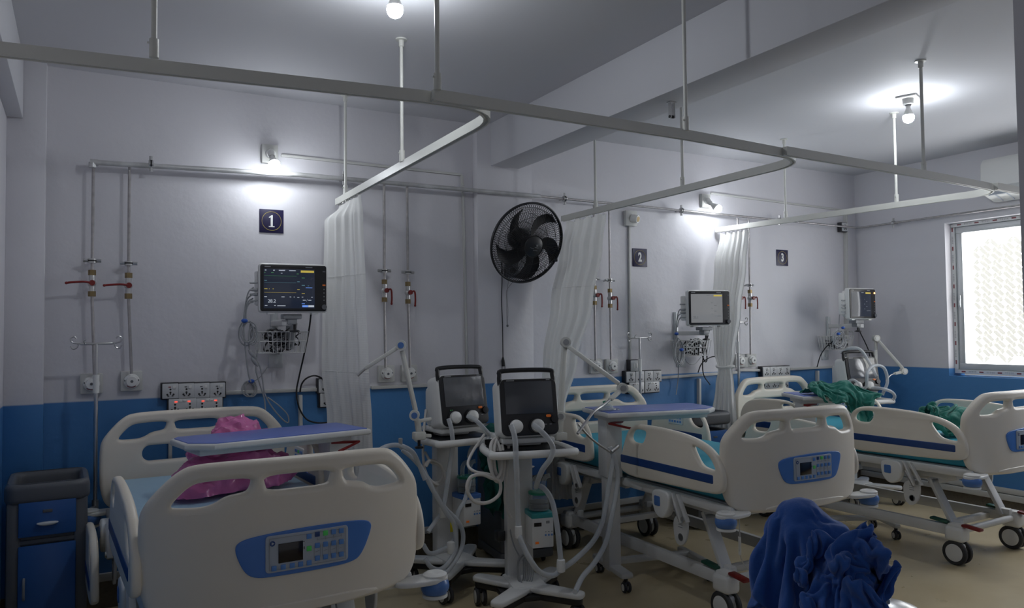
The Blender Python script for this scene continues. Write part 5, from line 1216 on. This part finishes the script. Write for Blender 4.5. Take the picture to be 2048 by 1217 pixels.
track([(3.0, 2.61), (4.2, 2.655), (4.85, 2.70), (5.13, 2.715), (4.85, 4.99)], [(rd.x, rd.y), (5.044, 3.41), (4.935, 4.30)], 'curtain track of the far bay, curving toward sign three')
track([(4.95, 2.68), (6.755, 2.79)], [(6.2, 2.756)], 'short curtain track at the right running to the window wall')

# ------------------------------------------------------------------ curtains
def curtain(rows, folds, label, tie=None, nu=90, seed=1):
    # rows: height, left end, right end, fold depth
    random.seed(seed); ph = [random.uniform(0, 6) for _ in range(4)]
    t = thing('privacy_curtain', (rows[0][1][0], rows[0][1][1], rows[-1][0]), 0, label, 'curtain', 'white privacy curtains')
    def g(u, v):
        s = v*(len(rows)-1); i = min(int(s), len(rows)-2); f = s-i; f2 = f*f*(3-2*f)
        A_, B_ = rows[i], rows[i+1]
        z = A_[0]*(1-f)+B_[0]*f
        l = Vector(A_[1])*(1-f2)+Vector(B_[1])*f2; r = Vector(A_[2])*(1-f2)+Vector(B_[2])*f2; am = A_[3]*(1-f)+B_[3]*f
        d = r-l; n = Vector((-d.y, d.x)).normalized()
        w = u + .012*math.sin(5*v+ph[2]+9*u)
        o = am*(math.sin(2*PI*folds*w+ph[0]+.5*math.sin(3*v))*.8 + .35*math.sin(2*PI*folds*2.13*w+ph[1]+v) + .25*math.sin(2*PI*1.3*u+ph[3]+2.5*v))
        q = l+d*u+n*o
        return Vector((q.x, q.y, z + (.006*math.sin(2*PI*folds*u) if v == 0 else 0)))
    b = MB(); b.grid(nu, 46, g); b.build('cloth', 'curtain_fabric', t, world=True, angle=180)
    b = MB()
    for k in range(7):
        u = (k+.5)/7; q = g(u, 0); l = Vector(rows[0][1]); r = Vector(rows[0][2]); q2 = l+(r-l)*u
        b.tube([(q2.x+.006*math.cos(a), q2.y, q.z+.008+.012*math.sin(a)) for a in [2*PI*j/10 for j in range(10)]], .0018, 5, closed=True); b.cyl((q2.x, q2.y, q.z+.014), (q2.x, q2.y, TZ-.019), .002, seg=6)
    b.build('hooks', 'steel', t, world=True)
    for zf in (.34, .62):
        pts = [g(k/60, zf)+Vector((0, -.002, 0)) for k in range(61)]
        b = MB(); b.tube(pts, .0016, 4); b.build('seam', 'curtain_fabric', t, world=True)
    if tie:
        z = tie; v = None
        for k in range(200):
            if g(0, k/200).z < z: v = k/200; break
        A_ = g(0, v); B_ = g(1, v); c = (A_+B_)/2; rx = (B_-A_).length*.55
        ux = (B_-A_).normalized(); uy = Vector((-ux.y, ux.x, 0))
        b = MB(); b.tube([c+ux*rx*math.cos(a)+uy*.05*math.sin(a)+Vector((0, 0, .008*math.cos(2*a))) for a in [2*PI*k/24 for k in range(24)]], .012, 6, closed=True); b.build('tie_back', 'curtain_fabric', t, world=True)
    return t
def rowp(px0, px1, py, Y0, Y1, am):
    l = at(px0, py, Y0); r = at(px1, py, Y1); return ((l.z+r.z)/2, (l.x, l.y), (r.x, r.y), am)
def xy(px, py, Y): p = at(px, py, Y); return (p.x, p.y)
curtain([(2.385, (1.475, 4.93), (1.465, 4.50), .010), (2.27, xy(647, 445, 4.92), xy(722, 445, 4.48), .018), (1.75, xy(643, 560, 4.92), xy(729, 580, 4.42), .014), (1.35, xy(643, 700, 4.92), xy(735, 700, 4.38), .009), (1.0, xy(655, 800, 4.92), xy(742, 800, 4.36), .008), (.35, xy(662, 980, 4.92), xy(752, 960, 4.34), .012)], 4.3, 'long white curtain gathered by the wall between the first and second bays', seed=2)
curtain([(2.385, (3.25, 4.93), (3.25, 4.42), .012), (2.15, xy(1122, 490, 4.90), xy(1206, 500, 4.40), .020), (1.75, xy(1104, 590, 4.86), xy(1186, 600, 4.44), .016), (1.35, xy(1088, 700, 4.80), xy(1155, 690, 4.50), .014), (1.0, xy(1078, 800, 4.72), xy(1130, 800, 4.55), .014), (.36, xy(1085, 980, 4.70), xy(1146, 1000, 4.60), .016)], 4, 'white curtain pulled sideways behind the wall fan', seed=5)
curtain([(2.385, (4.855, 4.955), (4.892, 4.66), .012), (2.1, xy(1427, 520, 4.94), xy(1491, 530, 4.68), .020), (1.7, xy(1422, 600, 4.94), xy(1480, 620, 4.70), .022), (1.35, xy(1428, 690, 4.92), xy(1468, 690, 4.72), .018), (1.22, xy(1436, 728, 4.88), xy(1463, 728, 4.74), .012), (1.08, xy(1430, 770, 4.88), xy(1467, 770, 4.72), .018), (.75, xy(1419, 850, 4.88), xy(1474, 850, 4.66), .024), (.3, xy(1414, 960, 4.88), xy(1480, 960, 4.62), .026)], 5, 'white curtain tied in at the waist beside the reflecting monitor', tie=1.235, seed=8)

# ------------------------------------------------------------------ drip stands
def drip_stand(px, top, Y, zb, label, corner):
    p = at(px, top, Y); t = thing('drip_stand', (p.x, Y, zb), 0, label, 'drip stand', 'steel drip stands at the bed heads')
    b = MB(); b.cyl((p.x, Y, zb), (p.x, Y, p.z-.20), .0105, seg=14); b.build('lower_tube', 'steel', t, world=True)
    b = MB(); b.cyl((p.x, Y, p.z-.22), (p.x, Y, p.z), .0075, seg=12); b.build('upper_tube', 'steel', t, world=True)
    b = MB(); b.cyl((p.x, Y, p.z-.27), (p.x, Y, p.z-.17), .016, seg=14); b.build('locking_collar', 'white_plastic', t, world=True)
    b = MB()
    for s in (-1, 1):
        b.hose([(p.x, Y-.0, p.z), (p.x+s*.045, Y, p.z+.004), (p.x+s*.09, Y, p.z+.002), (p.x+s*.118, Y, p.z+.012), (p.x+s*.122, Y, p.z+.032), (p.x+s*.106, Y, p.z+.040), (p.x+s*.096, Y, p.z+.028)], .0042, 8, 5)
        b.hose([(p.x+s*.085, Y, p.z+.002), (p.x+s*.095, Y, p.z-.02), (p.x+s*.112, Y, p.z-.026), (p.x+s*.122, Y, p.z-.01)], .0042, 8, 5)
    b.box((p.x, Y, p.z), (.16, .012, .014), bev=.004); b.hose([(p.x-.055, Y-.01, p.z), (p.x-.06, Y-.018, p.z+.015), (p.x-.05, Y-.02, p.z+.025)], .004, 6, 4); b.build('hook_arms', 'steel', t, world=True)
    b = MB(); b.cyl((p.x, Y, zb), (p.x, Y, zb+.06), .017, seg=14); b.bar((p.x, Y, zb+.025), (*corner, zb+.025), .022, .016); b.build('mounting_arm', 'steel', t, world=True)
    return t
drip_stand(193, 688, 4.80, .60, 'steel drip stand at the left head corner of the nearest bed', (.05, 4.71))
drip_stand(1279, 676, 4.93, .60, 'steel drip stand at the right head corner of the middle bed', (3.935, 4.86))
drip_stand(1475, 645, 4.945, .60, 'steel drip stand beside the tied curtain at the far bed', (4.80, 4.83))

# ------------------------------------------------------------------ loose cloths
def noise3(p, s, seed=0): return noise.noise(Vector(p)*s+Vector((seed*7.3, seed*3.1, seed*1.7)))
def ridged(p, s, seed): return 1-abs(noise3(p, s, seed))*2
def fold(p, s, seed, d=(1, .35, .2)):
    w = Vector(p)+.05*Vector((noise3(p, 6, seed+3), noise3(p, 6, seed+5), noise3(p, 6, seed+9)))
    q = Vector((w.x*d[0], w.y*d[1], w.z*d[2])); return ridged(q, s, seed)
# blue cloth dumped over the edge of a trolley, close to the viewer
cloth('blue_cloth', BLUE_UNDER, 'blue_cloth', 'royal blue cloth draped down at lower right, beneath the bunched one')
cloth('blue_cloth', BLUE_OVER, 'blue_cloth', 'bunched royal blue cloth on top of the heap at lower right')
# the trolley it lies on and the steel drum beside it, mostly below the frame
tp = BLUE_O
t = thing('utility_trolley', (tp.x+.06, tp.y-.04, 0), -YAW, 'low steel trolley under the blue cloth heap, at the bottom edge', 'trolley')
TZ2 = tp.z-.42
b = MB(); b.box((0, 0, TZ2), (.62, .42, .02), bev=.005); b.build('top_shelf', 'steel', t)
b = MB(); b.box((0, 0, .22), (.60, .40, .02), bev=.005); b.build('lower_shelf', 'steel', t)
for sx in (-1, 1):
    for sy in (-1, 1):
        b = MB(); b.cyl((sx*.295, sy*.195, .06), (sx*.295, sy*.195, TZ2), .012); b.build('leg', 'steel', t)
        b = MB(); b.lathe([(.01, -.01), (.028, -.010), (.03, 0), (.028, .010), (.01, .01)], T(sx*.295, sy*.195, .03) @ Matrix.Rotation(PI/2, 4, 'Y'), 18); b.cyl((sx*.295, sy*.195, .03), (sx*.295, sy*.195, .07), .008); b.build('caster', 'black', t)
q = atd(1772, 1222, BD-.12)
t = thing('steel_drum', (q.x, q.y, TZ2+.01), 0, 'shiny steel drum with black cord beside the blue cloth, at the bottom edge', 'drum')
hq = q.z-TZ2-.01
b = MB(); b.lathe([(.06, 0), (.088, .004), (.092, .02), (.092, hq-.015), (.086, hq+.0)], None, 36); b.build('drum_body', 'steel', t)
b = MB(); b.lathe([(.094, hq-.018), (.096, hq-.004), (.085, hq+.010), (.05, hq+.022), (.012, hq+.026), (.012, hq+.034), (.002, hq+.036)], None, 36); b.build('drum_lid', 'steel', t)
b = MB(); b.hose([atd(1728, 1198, BD-.02), atd(1750, 1194, BD-.04), atd(1775, 1200, BD-.06), atd(1795, 1214, BD-.08), atd(1805, 1240, BD-.08), atd(1800, 1290, BD-.05)], .004, 8, 6); b.build('cord', 'cable_black', t, world=True)

cloth('green_cloth', GREEN_BED, 'green_cloth', 'bunched green cloth on the far right bed near its footboard')
cloth('green_cloth', GREEN_TABLE, 'green_cloth', 'green cloth heaped on the far overbed table and hanging over its edge')
cloth('green_cloth', GREEN_LOCKER, 'dark_green_cloth', 'dark green cloth over the locker behind the two front ventilators')

# pink plastic bag on the nearest bed
def pink():
    cx, cy, cz = .68, 4.02, .80
    random.seed(5)
    mb = bpy.data.metaballs.new('p'); mb.resolution = .014; mb.threshold = .35
    for (c, r, sc) in [((.52, 3.95, .845), .14, (1.1, 1, .8)), ((.70, 3.98, .865), .15, (1.2, 1, .9)), ((.84, 4.02, .85), .12, (1.1, 1, .8)), ((.66, 4.20, .95), .12, (1.1, .9, 1.0)), ((.71, 4.24, 1.03), .10, (1.1, .8, 1.0)), ((.80, 4.24, 1.0), .09, (1.2, .8, .8)), ((.60, 4.22, .94), .10, (1.2, .8, .8)), ((.45, 3.86, .83), .09, (1, 1, .6))]:
        e = mb.elements.new(type='ELLIPSOID'); e.co = c; e.radius = r*1.4; e.size_x, e.size_y, e.size_z = sc
    o = bpy.data.objects.new('p', mb); COL.objects.link(o); dg = bpy.context.evaluated_depsgraph_get(); dg.update()
    me = bpy.data.meshes.new_from_object(o.evaluated_get(dg)); bpy.data.objects.remove(o); bpy.data.metaballs.remove(mb)
    t = bmesh.new(); t.from_mesh(me); bpy.data.meshes.remove(me); t.normal_update()
    ds = [v.normal*(.030*(fold(v.co, 9, 51, (1, .5, .8))-.45)+.026*(fold(v.co, 20, 52, (.6, 1, .7))-.45)) for v in t.verts]
    for v, d in zip(t.verts, ds): v.co += d; v.co.z = max(v.co.z, .808)
    b = MB(); b.merge(t); tag(b.build('plastic_bag', 'pink_film', angle=50), 'pink plastic bag bulging on the nearest bed beneath the overbed table', 'bag')
    b = MB(); b.box((.68, 4.0, .865), (.40, .16, .10), bev=.04, seg=3); b.box((.60, 4.02, .875), (.16, .12, .10), bev=.04, seg=3)
    tag(b.build('folded_linen', 'cord_white'), 'pale bundle showing through the pink plastic bag', 'bundle')
pink()
# clear mask on the middle overbed table
p = atz(1213, 821, 1.066); t = thing('oxygen_mask', (p.x, p.y, 1.066), R(-20), 'clear plastic breathing mask lying on the middle overbed table', 'mask')
b = MB()
def dome(u, v): a = 2*PI*u; rr = 1-v*.72; return Vector((.052*rr*math.cos(a), .038*rr*math.sin(a), .004+.034*math.sin(v*PI/2)))
b.grid(28, 8, dome, .0015); b.build('mask_shell', 'clear_plastic', t)
b = MB(); b.tube([(.055*math.cos(2*PI*k/28), .041*math.sin(2*PI*k/28), .006) for k in range(28)], .006, 8, closed=True); b.build('cushion', 'clear_plastic', t)
b = MB(); b.cyl((-.008, 0, .036), (-.014, 0, .056), .010); b.build('green_port', 'green_plastic', t)
b = MB(); b.hose([(.05, 0, .006), (.075, .02, .004), (.08, -.01, .004), (.06, -.03, .005)], .0035, 6); b.build('strap', 'clear_plastic', t)

# air conditioner near the ceiling on the window wall
t = thing('air_conditioner', (RX, 3.2, 2.6), 0, 'white wall air conditioner half cut off at the right edge', 'air conditioner')
b = MB(); prof = [(0, 2.94), (-.20, 2.94), (-.235, 2.90), (-.245, 2.70), (-.20, 2.645), (-.06, 2.60), (0, 2.60)]
b.plate([[(x, z) for x, z in prof]], .92, .01, T(RX, 3.20, 0) @ Matrix(((1, 0, 0, 0), (0, 0, -1, 0), (0, 1, 0, 0), (0, 0, 0, 1)))); b.build('casing', 'white_plastic', t, world=True)
b = MB(); b.bar((RX-.215, 2.80, 2.652), (RX-.215, 3.60, 2.652), .006, .05, up=(.5, 0, .6), bev=.001)
for i in range(9): b.bar((RX-.19, 2.85+i*.09, 2.642), (RX-.07, 2.85+i*.09, 2.60), .004, .012, bev=0)
b.build('air_louvre', 'keypad_grey', t, world=True)
# little metal hook under the beam
p = atz(1343, 204, 2.765); p.x = min(2.83, p.x)
b = MB(); b.use('steel').box((p.x, p.y, 2.762), (.04, .03, .006)); b.box((p.x-.012, p.y, 2.72), (.004, .022, .085)); b.box((p.x+.012, p.y, 2.72), (.004, .022, .085)); b.use('black').cyl((p.x-.016, p.y, 2.685), (p.x+.016, p.y, 2.685), .008)
tag(b.build('ceiling_hook', None), 'small steel bracket under the ceiling beam', 'bracket')
# clear hose lying over the right rail of the nearest bed
b = MB(); b.hose([at(752, 905, 3.9), at(775, 893, 3.95), at(800, 892, 3.95), at(825, 905, 3.95), at(838, 930, 4.0), at(850, 960, 4.0)], .013, 10); o = b.build('breathing_hose', 'hose_clear'); tag(o, 'clear hose arching above the right rail of the nearest bed', 'hose')
b = MB(); p = at(801, 888, 3.95); b.use('grey_plastic').cyl(p-Vector((0, 0, .012)), p+Vector((0, 0, .02)), .011).box(p+Vector((0, 0, .02)), (.02, .02, .02), bev=.004); b.build('hose_clip', None, o)
# thin white call cord below the middle bed
cord = cable('hand_control_cord', 'thin pale cord hanging under the foot of the middle bed', [at(1479, 1038, 2.95), at(1479, 1060, 2.95), at(1480, 1085, 2.95), at(1480, 1110, 2.97), at(1488, 1130, 3.0), at(1503, 1142, 3.02), at(1525, 1140, 3.05), at(1538, 1130, 3.06)], .0028, 'cord_white', 'cord')
b = MB(); b.cyl(at(1479, 1075, 2.95), at(1480, 1110, 2.97), .007); b.build('cord_switch', 'white_plastic', cord)

# ------------------------------------------------------------------ light and view
w = bpy.data.worlds.new('corridor_light'); scene.world = w; w.use_nodes = True
bg = w.node_tree.nodes['Background']; bg.inputs[0].default_value = (.80, .82, .88, 1); bg.inputs[1].default_value = .28
vs = scene.view_settings; vs.view_transform = 'Standard'; vs.look = 'None'; vs.gamma = 1; vs.use_curve_mapping = False; vs.exposure = 0.12
cy = scene.cycles
try: cy.use_denoising = True; cy.max_bounces = 8; cy.diffuse_bounces = 5; cy.transparent_max_bounces = 16; cy.sample_clamp_indirect = 6
except Exception: pass
